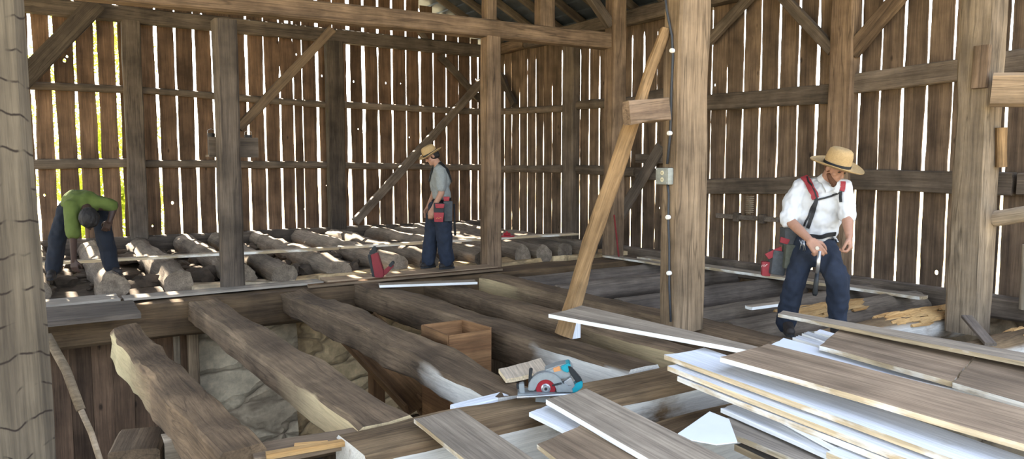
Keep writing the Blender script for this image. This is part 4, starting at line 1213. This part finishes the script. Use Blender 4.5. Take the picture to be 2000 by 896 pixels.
def head(c, fwd, up, sc=1.0):
    f, u_, r, m = basis(fwd, up)
    c = Vector(c)
    def q(a, b, d):
        return c + (r * a + f * b + u_ * d) * sc
    pr = [('e', q(0, -0.012, 0.028), (0.076 * sc, 0.094 * sc, 0.088 * sc), m), ('e', q(0, 0.018, -0.045), (0.058 * sc, 0.066 * sc, 0.07 * sc), m),
          ('c', q(0, 0.06, -0.09), 0.024 * sc, q(0, 0.066, -0.088), 0.022 * sc),
          ('c', q(0, 0.083, 0.012), 0.009 * sc, q(0, 0.103, -0.026), 0.0125 * sc), ('c', q(-0.009, 0.092, -0.029), 0.008 * sc, q(0.009, 0.092, -0.029), 0.008 * sc),
          ('c', q(-0.04, 0.073, 0.026), 0.011 * sc, q(0.04, 0.073, 0.026), 0.011 * sc),
          ('c', q(-0.02, 0.076, -0.055), 0.007 * sc, q(0.02, 0.076, -0.055), 0.007 * sc), ('c', q(-0.016, 0.073, -0.066), 0.008 * sc, q(0.016, 0.073, -0.066), 0.008 * sc),
          ('e', q(0.045, 0.05, -0.025), (0.022 * sc, 0.022 * sc, 0.02 * sc), m), ('e', q(-0.045, 0.05, -0.025), (0.022 * sc, 0.022 * sc, 0.02 * sc), m)]
    for s in (-1, 1):
        pr += [('e', q(s * 0.077, -0.012, -0.008), (0.011 * sc, 0.02 * sc, 0.032 * sc), m), ('e', q(s * 0.08, -0.008, -0.022), (0.009 * sc, 0.013 * sc, 0.014 * sc), m)]
    return pr, q, m
def eyes(q, parent, sc=1.0):
    for s in (-1, 1):
        bm = bmesh.new(); ell_bm(bm, q(s * 0.031, 0.073, 0.006), (0.012 * sc, 0.009 * sc, 0.007 * sc)); link('eye', bm, M['eye'], parent, 180)
def straw_hat(parent, c, up, brim, crown, ch, tip=None):
    up = Vector(up).normalized()
    m = up.to_track_quat('Z', 'Y').to_matrix().to_4x4()
    m.translation = Vector(c)
    h = bpy.data.objects.new('straw_hat', None); C.objects.link(h); h.parent = parent; h.matrix_local = m; h.empty_display_size = 0.1
    bm = bmesh.new()
    lathe(bm, [(crown * 0.98, -0.004), (crown * 1.15, -0.003), (brim * 0.75, -0.001), (brim * 0.97, 0.012), (brim, 0.018), (brim, 0.023), (brim * 0.96, 0.018), (brim * 0.72, 0.006), (crown * 1.12, 0.005), (crown, 0.012)], 48, None, 0, 1.0, 1.08)
    bmesh.ops.subdivide_edges(bm, edges=bm.edges[:], cuts=1)
    for v in bm.verts:
        rr = math.hypot(v.co.x, v.co.y)
        v.co.z += 0.012 * max(0, (rr - crown) / (brim - crown)) * math.sin(2 * math.atan2(v.co.y, v.co.x) + 0.8)
    link('brim', bm, M['straw'], h, 60)
    bm = bmesh.new()
    lathe(bm, [(crown * 1.0, 0.0), (crown * 0.99, ch * 0.3), (crown * 0.95, ch * 0.62), (crown * 0.86, ch * 0.86), (crown * 0.68, ch * 0.97), (crown * 0.4, ch * 1.0), (0, ch * 0.97)], 40, None, 0, 1.0, 1.1)
    link('crown', bm, M['straw'], h, 60)
    bm = bmesh.new()
    lathe(bm, [(crown * 1.0, 0.006), (crown * 1.035, 0.008), (crown * 1.03, 0.03), (crown * 0.995, 0.032)], 40, None, 0, 1.0, 1.1)
    link('hat_band', bm, M['black'], h, 60)
    return h
def ribbon(name, pts, width, th, mat, parent, side):
    """a flat strap through points; side is the direction of its width at each point"""
    bm = bmesh.new()
    rows = []
    for i, p in enumerate(pts):
        t = (pts[min(i + 1, len(pts) - 1)] - pts[max(i - 1, 0)]).normalized()
        n_ = side[i]
        s = t.cross(n_).normalized()
        rows.append([bm.verts.new(p + s * width / 2), bm.verts.new(p - s * width / 2), bm.verts.new(p - s * width / 2 + n_ * th), bm.verts.new(p + s * width / 2 + n_ * th)])
    for a, b in zip(rows[:-1], rows[1:]):
        for k in range(4):
            bm.faces.new((a[k], a[(k + 1) % 4], b[(k + 1) % 4], b[k]))
    bm.faces.new(rows[0]); bm.faces.new(list(reversed(rows[-1])))
    return link(name, bm, M[mat], parent, 40)
class Figure:
    def __init__(self, px0, py0, label, z=0.0, base=None):
        self.o = None
        b = base if base else P(px0, py0, z)
        self.rz = -YAW - math.atan((px0 - 1000) / F)
        self.o = empty('person', b, self.rz, label, 'person')
        self.mw = Matrix.Translation(b) @ Matrix.Rotation(self.rz, 4, 'Z')
        self.inv = self.mw.inverted()
        self.cam = self.inv @ Vector((0, 0, HZ))
    def L(self, px, py, d=0.0):
        r = self.inv.to_3x3() @ ray(px, py)
        return self.cam + r * ((d - self.cam.y) / r.y)
    def drape(self, objs, pxs, off=0.004):
        """points where the sight lines meet the clothing, with the surface direction there"""
        ts = [BVHTree.FromPolygons([v.co for v in ob.data.vertices], [p.vertices for p in ob.data.polygons]) for ob in objs]
        pts, ns = [], []
        for x, y in pxs:
            r = (self.inv.to_3x3() @ ray(x, y)).normalized()
            best = None
            for t in ts:
                h = t.ray_cast(self.cam, r)
                if h[0] is not None and (best is None or h[3] < best[3]):
                    best = h
            if best:
                pts.append(best[0] + best[1] * off); ns.append(best[1].normalized())
        return pts, ns
    def strap(self, name, objs, pxs, width, mat, th=0.006, n=14):
        fine = []
        for a, b in zip(pxs[:-1], pxs[1:]):
            for k in range(n):
                fine.append((a[0] + (b[0] - a[0]) * k / n, a[1] + (b[1] - a[1]) * k / n))
        fine.append(pxs[-1])
        pts, ns = self.drape(objs, fine)
        for _ in range(6):
            ns = [(ns[max(i - 1, 0)] + ns[i] + ns[min(i + 1, len(ns) - 1)]).normalized() for i in range(len(ns))]
            pts = [pts[i] if i in (0, len(pts) - 1) else (pts[i - 1] + pts[i] * 2 + pts[i + 1]) / 4 for i in range(len(pts))]
        pts = [p + n_ * 0.006 for p, n_ in zip(pts, ns)]
        return ribbon(name, pts, width, th, mat, self.o, ns)
def boots(f, ankle, toe, mat='boot'):
    a, t = Vector(ankle), Vector(toe)
    d = (t - a); d.z = 0; d.normalize()
    h = Vector((a.x, a.y, 0.055)) - d * 0.06
    pr = [('c', a + Vector((0, 0, 0.08)), 0.055, Vector((a.x, a.y, 0.075)), 0.055), ('c', h, 0.045, Vector((t.x, t.y, 0.048)), 0.042), ('c', Vector((a.x, a.y, 0.1)), 0.05, Vector((t.x, t.y, 0.05)) - d * 0.06, 0.045)]
    o = blob('boot', pr, 0.012, M[mat], f.o, 3)
    bm = bmesh.new()
    s = Vector((-d.y, d.x, 0))
    prof = []
    c0, c1 = Vector((a.x, a.y, 0)) - d * 0.1, Vector((t.x, t.y, 0)) + d * 0.04
    ring = [c0 - s * 0.03, c0 - s * 0.0 - d * 0.012, c0 + s * 0.03, (c0 + c1) / 2 + s * 0.04, c1 + s * 0.034 - d * 0.03, c1, c1 - s * 0.034 - d * 0.03, (c0 + c1) / 2 - s * 0.04]
    lo = [bm.verts.new(p + Vector((0, 0, 0.002))) for p in ring]
    hi = [bm.verts.new(p + Vector((0, 0, 0.03))) for p in ring]
    bm.faces.new(lo); bm.faces.new(list(reversed(hi)))
    for k in range(8):
        bm.faces.new((lo[k], hi[k], hi[(k + 1) % 8], lo[(k + 1) % 8]))
    link('boot_sole', bm, M['black'], f.o)
    return o
def pouchbox(name, parent, c, sx, sy, sz, mat, rz=0.0, tilt=0.0, bev=0.015):
    bm = bmesh.new()
    box(bm, -sx / 2, sx / 2, -sy / 2, sy / 2, -sz / 2, sz / 2, 0, None, bev)
    for v in bm.verts:
        v.co.x *= 1 + 0.18 * v.co.z / sz
    m = Matrix.Translation(c) @ Matrix.Rotation(rz, 4, 'Z') @ Matrix.Rotation(tilt, 4, 'Y')
    return link(name, bm, M[mat], parent, 50, m)

# ---- the man in the white shirt
f = Figure(1588, 652, 'man in straw hat, white shirt and red padded suspenders stooping on the right')
L = f.L
hc = L(1632, 330, -0.15)
fw = Vector((0.62, -0.62, -0.5))
upv = Vector((0.38, -0.22, 0.9))
hp, q, hm = head(hc, fw, upv)
nb = L(1612, 358, -0.05)
shR, shL = L(1562, 366, -0.02), L(1650, 366, -0.12)
elR, wrR = L(1535, 424, -0.12), L(1583, 470, -0.36)
elL, wrL = L(1654, 420, -0.2), L(1659, 462, -0.36)
hR = (wrR - elR).normalized()
hL = (wrL - elL).normalized()
body = hp + [('c', nb, 0.062, hc + Vector((-0.03, 0.03, -0.02)), 0.055),
             ('e', L(1606, 398, -0.04), (0.18, 0.12, 0.2)), ('e', L(1598, 445, -0.02), (0.15, 0.11, 0.16)), ('e', L(1592, 478, 0), (0.15, 0.11, 0.11)),
             ('c', shR, 0.05, elR, 0.045), ('c', shL, 0.05, elL, 0.045),
             ('c', elR, 0.047, (elR + wrR) / 2, 0.044), ('c', (elR + wrR) / 2, 0.044, wrR, 0.03), ('c', elL, 0.046, (elL + wrL) / 2, 0.043), ('c', (elL + wrL) / 2, 0.043, wrL, 0.03),
             ('c', L(1566, 490, 0), 0.075, L(1548, 562, -0.1), 0.05), ('c', L(1548, 562, -0.1), 0.048, L(1537, 632, 0.02), 0.045),
             ('c', L(1612, 490, -0.03), 0.075, L(1638, 552, -0.2), 0.048), ('c', L(1638, 552, -0.2), 0.046, L(1634, 636, -0.1), 0.045)]
body += hand(wrR, (0.55, -0.35, -0.65), (0.2, 0.55, -0.5), (0.5, -0.2, 0.6), 0.8, 1.22)
body += hand(wrL, (0.12, -0.3, -0.95), (-0.7, 0.1, -0.1), (0.1, -0.8, 0.2), 0.95, 1.15)
bo = blob('body', body, 0.0065, M['skin'], f.o, 3)
eyes(q, f.o)
blob('beard', [('c', q(-0.058, 0.015, -0.055), 0.02, q(-0.035, 0.06, -0.09), 0.026), ('c', q(0.058, 0.015, -0.055), 0.02, q(0.035, 0.06, -0.09), 0.026), ('c', q(-0.035, 0.06, -0.09), 0.026, q(0, 0.075, -0.11), 0.03),
               ('c', q(0.035, 0.06, -0.09), 0.026, q(0, 0.075, -0.11), 0.03), ('c', q(0, 0.07, -0.105), 0.03, q(0, 0.064, -0.132), 0.016)], 0.007, M['beard'], f.o, 2, 0.004, 60)
blob('hair', [('e', q(0, -0.03, 0.02), (0.084, 0.084, 0.085), hm)], 0.008, M['beard'], f.o, 1, 0.003, 50)
straw_hat(f.o, L(1634, 324, -0.15), (0.27, -0.2, 0.94), 0.212, 0.104, 0.158)
cuR, cuL = elR + (wrR - elR) * 0.10, elL + (wrL - elL) * 0.02
shirt = blob('shirt', [('e', L(1608, 392, -0.05), (0.205, 0.142, 0.2)), ('e', L(1600, 425, -0.04), (0.19, 0.135, 0.17)), ('e', L(1598, 448, -0.03), (0.17, 0.125, 0.13)),
                       ('c', L(1578, 366, -0.02), 0.085, L(1640, 368, -0.1), 0.08), ('c', shR + Vector((0.02, 0, -0.01)), 0.092, shR + (elR - shR) * 0.55, 0.085), ('c', shR + (elR - shR) * 0.5, 0.086, cuR, 0.075),
                       ('c', shL + Vector((-0.02, 0, -0.01)), 0.088, shL + (elL - shL) * 0.55, 0.078), ('c', shL + (elL - shL) * 0.5, 0.078, cuL, 0.07), ('c', nb + Vector((-0.03, 0.03, -0.03)), 0.095, nb + Vector((-0.005, 0.0, 0.0)), 0.075)],
             0.011, M['shirt'], f.o, 2, 0.013, 16)
f.strap('shirt_collar', [shirt], [(1601, 342), (1606, 352), (1612, 363), (1619, 374)], 0.06, 'shirt', 0.008)
f.strap('shirt_collar', [shirt], [(1641, 358), (1638, 366), (1634, 375)], 0.04, 'shirt', 0.008)
blob('shirt_stand', [('c', L(1600, 350, 0.03), 0.028, L(1604, 352, -0.1), 0.024), ('c', L(1600, 350, 0.03), 0.028, L(1622, 350, 0.06), 0.028)], 0.009, M['shirt'], f.o, 2, 0.004, 20)
trou = blob('trousers', [('e', L(1592, 474, 0), (0.178, 0.14, 0.1)), ('e', L(1592, 494, -0.02), (0.178, 0.145, 0.12)), ('c', L(1566, 495, 0), 0.108, L(1550, 560, -0.1), 0.09), ('c', L(1550, 560, -0.1), 0.088, L(1536, 630, 0.0), 0.085),
                         ('c', L(1612, 495, -0.04), 0.115, L(1637, 545, -0.2), 0.1), ('c', L(1637, 545, -0.2), 0.098, L(1636, 625, -0.12), 0.087)], 0.014, M['denim'], f.o, 3, 0.02, 9)
boots(f, (L(1537, 640, 0.0).x, 0.0, 0.05), (L(1545, 640, 0.0).x, -0.2, 0))
boots(f, (L(1634, 640, -0.1).x, -0.1, 0.05), (L(1640, 640, 0.0).x, -0.3, 0))
f.strap('suspender_strap', [shirt], [(1571, 348), (1583, 362), (1591, 378), (1594, 388)], 0.058, 'red', 0.014)
f.strap('suspender_strap', [shirt], [(1576, 349), (1589, 366), (1596, 389)], 0.014, 'black', 0.018)
f.strap('suspender_strap', [shirt], [(1646, 357), (1646, 365), (1644, 374)], 0.04, 'red', 0.012)
f.strap('suspender_strap', [shirt], [(1594, 388), (1582, 415), (1571, 440)], 0.016, 'black')
f.strap('suspender_strap', [shirt], [(1595, 388), (1588, 416), (1579, 444)], 0.03, 'black')
f.strap('suspender_strap', [shirt], [(1596, 390), (1620, 384), (1642, 376)], 0.016, 'black')
f.strap('suspender_strap', [shirt], [(1643, 374), (1643, 395)], 0.022, 'black')
f.strap('waist_belt', [shirt, trou], [(1548, 452), (1570, 459), (1600, 462), (1630, 455)], 0.035, 'black', 0.01)
tb = bpy.data.objects.new('tool_belt', None); C.objects.link(tb); tb.parent = f.o
pouchbox('pouch', tb, L(1541, 462, 0.02), 0.13, 0.13, 0.16, 'greycloth', 0.4, 0.1)
pouchbox('pouch', tb, L(1543, 500, 0.0), 0.12, 0.13, 0.22, 'olive', 0.3, 0.1)
pouchbox('pouch', tb, L(1518, 512, 0.03), 0.14, 0.13, 0.22, 'greycloth', 0.4, 0.15)
pouchbox('pouch', tb, L(1496, 524, 0.03), 0.08, 0.09, 0.13, 'red', 0.2, 0.05, 0.008)
pouchbox('pouch_flap', tb, L(1512, 494, -0.03), 0.15, 0.02, 0.06, 'red', 0.4, -0.45, 0.006)
pouchbox('pouch_flap', tb, L(1532, 470, -0.06), 0.08, 0.02, 0.05, 'red', 0.4, 0.3, 0.006)
bm = bmesh.new()
c = L(1493, 519, -0.018)
tube(bm, [c + Vector((x * 0.05, 0, z * 0.05)) for x, z in ((-0.5, -0.25), (-0.35, 0.2), (-0.2, -0.2), (-0.05, 0.25), (0.05, -0.15), (0.3, 0.2), (0.5, 0.3))], 0.0025, 6)
link('pouch_emblem', bm, M['porcelain'], tb, 180)
bm = bmesh.new()
rr = random.Random(5)
for k in range(9):
    a = L(1566 + rr.uniform(-6, 6), 472 + rr.uniform(-4, 4), -0.17)
    tube(bm, [a, a + Vector((rr.uniform(-0.03, 0.03), rr.uniform(-0.01, 0.01), -rr.uniform(0.04, 0.09)))], 0.0035, 6)
link('hanging_keys', bm, M['steel'], tb, 180)
bm = bmesh.new()
pts, ns = f.drape([shirt, trou], [(1626 + k * 1.3, 460 + k * 2.2) for k in range(9)], 0.012)
for a, b in zip(pts[:-1], pts[1:]):
    tube(bm, [a, b], 0.009, 8)
link('clip_chain', bm, M['steel'], tb, 180)
# hammer in his right hand
ha, hb_ = L(1601, 490, -0.40), L(1591, 577, -0.40)
mw = f.mw
hm_ = empty('hammer', f.mw @ ha, 0, 'steel hammer with dark grip held by the man in the white shirt', 'hammer')
def W(p):
    return (f.mw @ p) - (f.mw @ ha)
mid = ha + (hb_ - ha) * 0.5
bm = bmesh.new(); tube(bm, [W(ha), W(ha + (mid - ha) * 0.5), W(mid)], [0.014, 0.017, 0.015], 10); link('shaft', bm, M['steel'], hm_, 180)
bm = bmesh.new(); tube(bm, [W(mid), W(mid + (hb_ - mid) * 0.4), W(mid + (hb_ - mid) * 0.9), W(hb_)], [0.016, 0.02, 0.021, 0.015], 12); link('grip', bm, M['blackplastic'], hm_, 180)
hc_ = ha + Vector((0.0, 0.03, 0.025))
bm = bmesh.new(); tube(bm, [W(hc_ + Vector((-0.02, -0.05, 0.0))), W(hc_ + Vector((-0.01, -0.02, 0.0))), W(hc_ + Vector((0.015, 0.03, 0.0))), W(hc_ + Vector((0.035, 0.075, -0.02)))], [0.016, 0.013, 0.013, 0.005], 10); link('hammer_head', bm, M['steel'], hm_, 60)

# ---- the man with the red pouch, back turned
f = Figure(853, 524, 'man in straw hat and grey shirt with a red tool pouch, back half turned', 0.04)
L = f.L
hc = L(843, 305, -0.02)
hp, q, hm = head(hc, (-0.85, -0.1, -0.5), (-0.45, 0.0, 0.88))
sh = L(860, 334, -0.16); el = L(862, 377, -0.2); wr = L(845, 408, -0.2)
sh2 = L(853, 334, 0.17); el2 = L(848, 378, 0.2); wr2 = L(836, 405, 0.1)
body = hp + [('c', L(858, 326, 0), 0.06, hc + Vector((0.02, 0, -0.02)), 0.055), ('e', L(861, 352, 0), (0.1, 0.16, 0.2)), ('e', L(862, 385, 0), (0.1, 0.14, 0.16)), ('e', L(858, 410, 0), (0.11, 0.15, 0.12)),
             ('c', sh, 0.058, el, 0.045), ('c', el, 0.045, wr, 0.03), ('c', sh2, 0.058, el2, 0.045), ('c', el2, 0.045, wr2, 0.03),
             ('c', L(860, 415, -0.08), 0.085, L(868, 465, -0.08), 0.06), ('c', L(868, 465, -0.08), 0.058, L(872, 512, -0.06), 0.045), ('c', L(850, 415, 0.08), 0.085, L(842, 465, 0.08), 0.06), ('c', L(842, 465, 0.08), 0.058, L(836, 512, 0.06), 0.045)]
body += hand(wr, (-0.25, -0.1, -0.95), (0.3, 0.6, 0.0), (-0.9, 0, 0), 0.6, 1.08)
body += hand(wr2, (-0.2, 0.0, -0.95), (0.3, -0.6, 0.0), (-0.9, 0, 0), 0.5, 1.05)
blob('body', body, 0.0075, M['skin'], f.o, 3)
eyes(q, f.o)
blob('hair', [('e', q(0, -0.03, 0.01), (0.084, 0.088, 0.085), hm), ('c', q(-0.03, -0.075, -0.03), 0.035, q(0.03, -0.075, -0.03), 0.035)], 0.009, M['hair'], f.o, 2, 0.003, 50)
straw_hat(f.o, L(841, 301, -0.02), (-0.46, -0.12, 0.86), 0.165, 0.098, 0.13)
shirt = blob('shirt', [('e', L(861, 350, 0), (0.135, 0.19, 0.2)), ('e', L(862, 378, 0), (0.135, 0.175, 0.16)), ('c', sh, 0.088, el + (sh - el) * 0.25, 0.076), ('c', sh2, 0.086, el2 + (sh2 - el2) * 0.25, 0.072),
                       ('c', L(860, 332, -0.1), 0.08, L(857, 332, 0.1), 0.08), ('c', L(859, 326, 0), 0.07, L(856, 322, 0), 0.065)], 0.014, M['greyshirt'], f.o, 3, 0.014, 11)
trou = blob('trousers', [('e', L(858, 404, 0), (0.155, 0.18, 0.11)), ('e', L(857, 420, 0), (0.165, 0.185, 0.13)), ('c', L(864, 420, -0.08), 0.125, L(868, 465, -0.08), 0.108), ('c', L(868, 465, -0.08), 0.108, L(872, 508, -0.06), 0.105),
                         ('c', L(848, 420, 0.08), 0.12, L(842, 465, 0.08), 0.108), ('c', L(842, 465, 0.08), 0.108, L(837, 508, 0.06), 0.1)], 0.015, M['denim'], f.o, 3, 0.018, 9)
boots(f, (L(874, 520, -0.06).x, -0.06, 0.05), (L(862, 520, 0).x, -0.12, 0))
boots(f, (L(838, 520, 0.06).x, 0.06, 0.05), (L(826, 520, 0).x, 0.0, 0))
f.strap('suspender_strap', [shirt], [(858, 318), (872, 330), (880, 350), (884, 388)], 0.05, 'black')
f.strap('suspender_strap', [shirt], [(848, 322), (842, 340), (838, 365), (837, 388)], 0.035, 'black')
f.strap('waist_belt', [shirt, trou], [(838, 389), (850, 392), (866, 392), (883, 388)], 0.06, 'black', 0.012)
tb = bpy.data.objects.new('tool_belt', None); C.objects.link(tb); tb.parent = f.o
pouchbox('pouch', tb, L(857, 413, -0.24), 0.14, 0.1, 0.24, 'black', 0, 0.03)
pouchbox('pouch_flap', tb, L(859, 402, -0.31), 0.12, 0.03, 0.06, 'red', 0, 0.03, 0.006)
pouchbox('pouch_flap', tb, L(857, 424, -0.31), 0.13, 0.03, 0.13, 'red', 0, 0.03, 0.006)
pouchbox('pouch_flap', tb, L(872, 388, -0.22), 0.08, 0.03, 0.06, 'red', 0, 0.0, 0.006)
pouchbox('pouch', tb, L(875, 412, -0.16), 0.12, 0.14, 0.28, 'greycloth', 0, 0)
c = L(857, 426, -0.33)
bm = bmesh.new(); tube(bm, [c + Vector((x * 0.06, 0, z * 0.06)) for x, z in ((-0.6, -0.1), (-0.3, 0.15), (0.0, -0.12), (0.3, 0.15), (0.6, 0.1))], 0.004, 6); link('pouch_emblem', bm, M['orange'], tb, 180)
bm = bmesh.new(); tube(bm, [L(887, 398, -0.05), L(888, 432, -0.05), L(889, 460, -0.06)], [0.012, 0.013, 0.017], 8); link('hanging_hammer_handle', bm, M['black'], tb, 180)

# ---- the bent person in green
f = Figure(165, 541, 'person in lime green shirt and jeans bending right over among the far logs', 0.16)
L = f.L
hc = L(174, 430, -0.42)
hp, q, hm = head(hc, (0.05, -0.35, -0.9), (0.05, -0.95, 0.2))
shA, elA, wrA = L(142, 408, -0.28), L(143, 462, -0.36), L(144, 508, -0.3)
shB, elB, wrB = L(196, 402, -0.22), L(224, 400, -0.26), L(214, 432, -0.3)
body = hp + [('c', L(168, 405, -0.25), 0.06, hc, 0.055), ('e', L(162, 395, -0.02), (0.15, 0.25, 0.12)), ('e', L(158, 402, 0.2), (0.16, 0.14, 0.13)),
             ('c', shA, 0.055, elA, 0.043), ('c', elA, 0.042, wrA, 0.03), ('c', shB, 0.055, elB, 0.043), ('c', elB, 0.043, wrB, 0.03),
             ('c', L(132, 412, 0.2), 0.085, L(112, 470, 0.06), 0.06), ('c', L(112, 470, 0.06), 0.058, L(104, 530, 0.12), 0.045), ('c', L(190, 412, 0.2), 0.085, L(206, 470, 0.02), 0.06), ('c', L(206, 470, 0.02), 0.058, L(217, 526, 0.08), 0.045)]
body += hand(wrA, (0.05, -0.1, -1), (0.4, 0.7, 0), (0.9, 0, 0), 0.5, 1.05)
body += hand(wrB, (-0.4, 0.2, -0.85), (0.2, 0.8, 0.1), (-0.7, -0.3, 0), 0.5, 1.05)
blob('body', body, 0.0075, M['shadeskin'], f.o, 3)
eyes(q, f.o)
blob('hair', [('e', q(0, -0.02, 0.035), (0.108, 0.125, 0.112), hm), ('c', q(-0.04, -0.085, -0.03), 0.05, q(0.04, -0.085, -0.03), 0.05), ('c', q(-0.05, 0.05, 0.06), 0.04, q(0.05, 0.05, 0.06), 0.04)], 0.01, M['hair'], f.o, 2, 0.006, 30)
blob('shirt', [('e', L(160, 396, -0.02), (0.2, 0.28, 0.155)), ('c', L(146, 392, 0.1), 0.135, L(172, 395, -0.15), 0.13), ('e', L(152, 395, 0.16), (0.18, 0.14, 0.14)), ('c', L(142, 402, -0.22), 0.095, L(141, 432, -0.32), 0.088), ('c', L(141, 432, -0.32), 0.088, L(142, 455, -0.36), 0.078),
               ('c', L(178, 396, -0.18), 0.1, L(200, 396, -0.22), 0.085), ('c', L(200, 397, -0.22), 0.085, L(218, 401, -0.26), 0.075)], 0.014, M['greenshirt'], f.o, 3, 0.014, 9)
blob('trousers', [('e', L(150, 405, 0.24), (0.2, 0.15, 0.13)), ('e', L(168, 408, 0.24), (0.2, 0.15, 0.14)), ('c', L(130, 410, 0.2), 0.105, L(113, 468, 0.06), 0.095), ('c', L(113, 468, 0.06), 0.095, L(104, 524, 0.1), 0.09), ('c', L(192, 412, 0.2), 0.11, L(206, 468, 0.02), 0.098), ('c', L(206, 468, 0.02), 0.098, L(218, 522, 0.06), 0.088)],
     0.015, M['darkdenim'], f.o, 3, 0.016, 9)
boots(f, (L(103, 536, 0.1).x, 0.1, 0.05), (L(98, 536, 0).x, -0.1, 0))
boots(f, (L(218, 534, 0.08).x, 0.08, 0.05), (L(232, 534, 0).x, -0.08, 0))

# ---------------------------------------------------------------- outside: trees beyond the back wall
def tree(label, u, v, h, cr, seed, trunk=0.14):
    rr = random.Random(seed)
    o = empty('leafy_tree', (u, v, -0.45), 0, label, 'tree', 'trees outside the back wall')
    bm = bmesh.new()
    tube(bm, [(0, 0, 0), (0.1, 0.05, h * 0.3), (0.0, 0.1, h * 0.6), (0.05, 0.0, h * 0.85)], [trunk, trunk * 0.8, trunk * 0.5, trunk * 0.2], 10)
    link('trunk', bm, M['bark'], o, 180)
    bm = bmesh.new()
    cl = [(Vector((rr.gauss(0, cr * 0.45), rr.gauss(0, cr * 0.4), h * rr.uniform(0.12, 0.95))), cr * rr.uniform(0.3, 0.55)) for _ in range(34)]
    for c, r in cl:
        for _ in range(260):
            d = Vector((rr.gauss(0, 1), rr.gauss(0, 1), rr.gauss(0, 1))).normalized()
            p = c + d * r * rr.uniform(0.6, 1.0)
            a = Vector((rr.gauss(0, 1), rr.gauss(0, 1), rr.gauss(0, 1))).normalized()
            b = a.cross(d).normalized()
            s = rr.uniform(0.035, 0.065)
            vs = [bm.verts.new(p + a * s), bm.verts.new(p + b * s * 0.55), bm.verts.new(p - a * s), bm.verts.new(p - b * s * 0.55)]
            bm.faces.new(vs)
    link('foliage', bm, M['leaf'], o)
tree('yellow green tree seen through the gaps left of the green shirted person', -2.0, 20.0, 7.5, 1.7, 1)
tree('yellow green bush low behind the gaps beside the dark wall post', 1.6, 19.2, 3.0, 1.0, 5, 0.07)
tree('yellow green tree seen through the gaps above the green shirted person', 1.6, 23.0, 6.8, 1.6, 2)
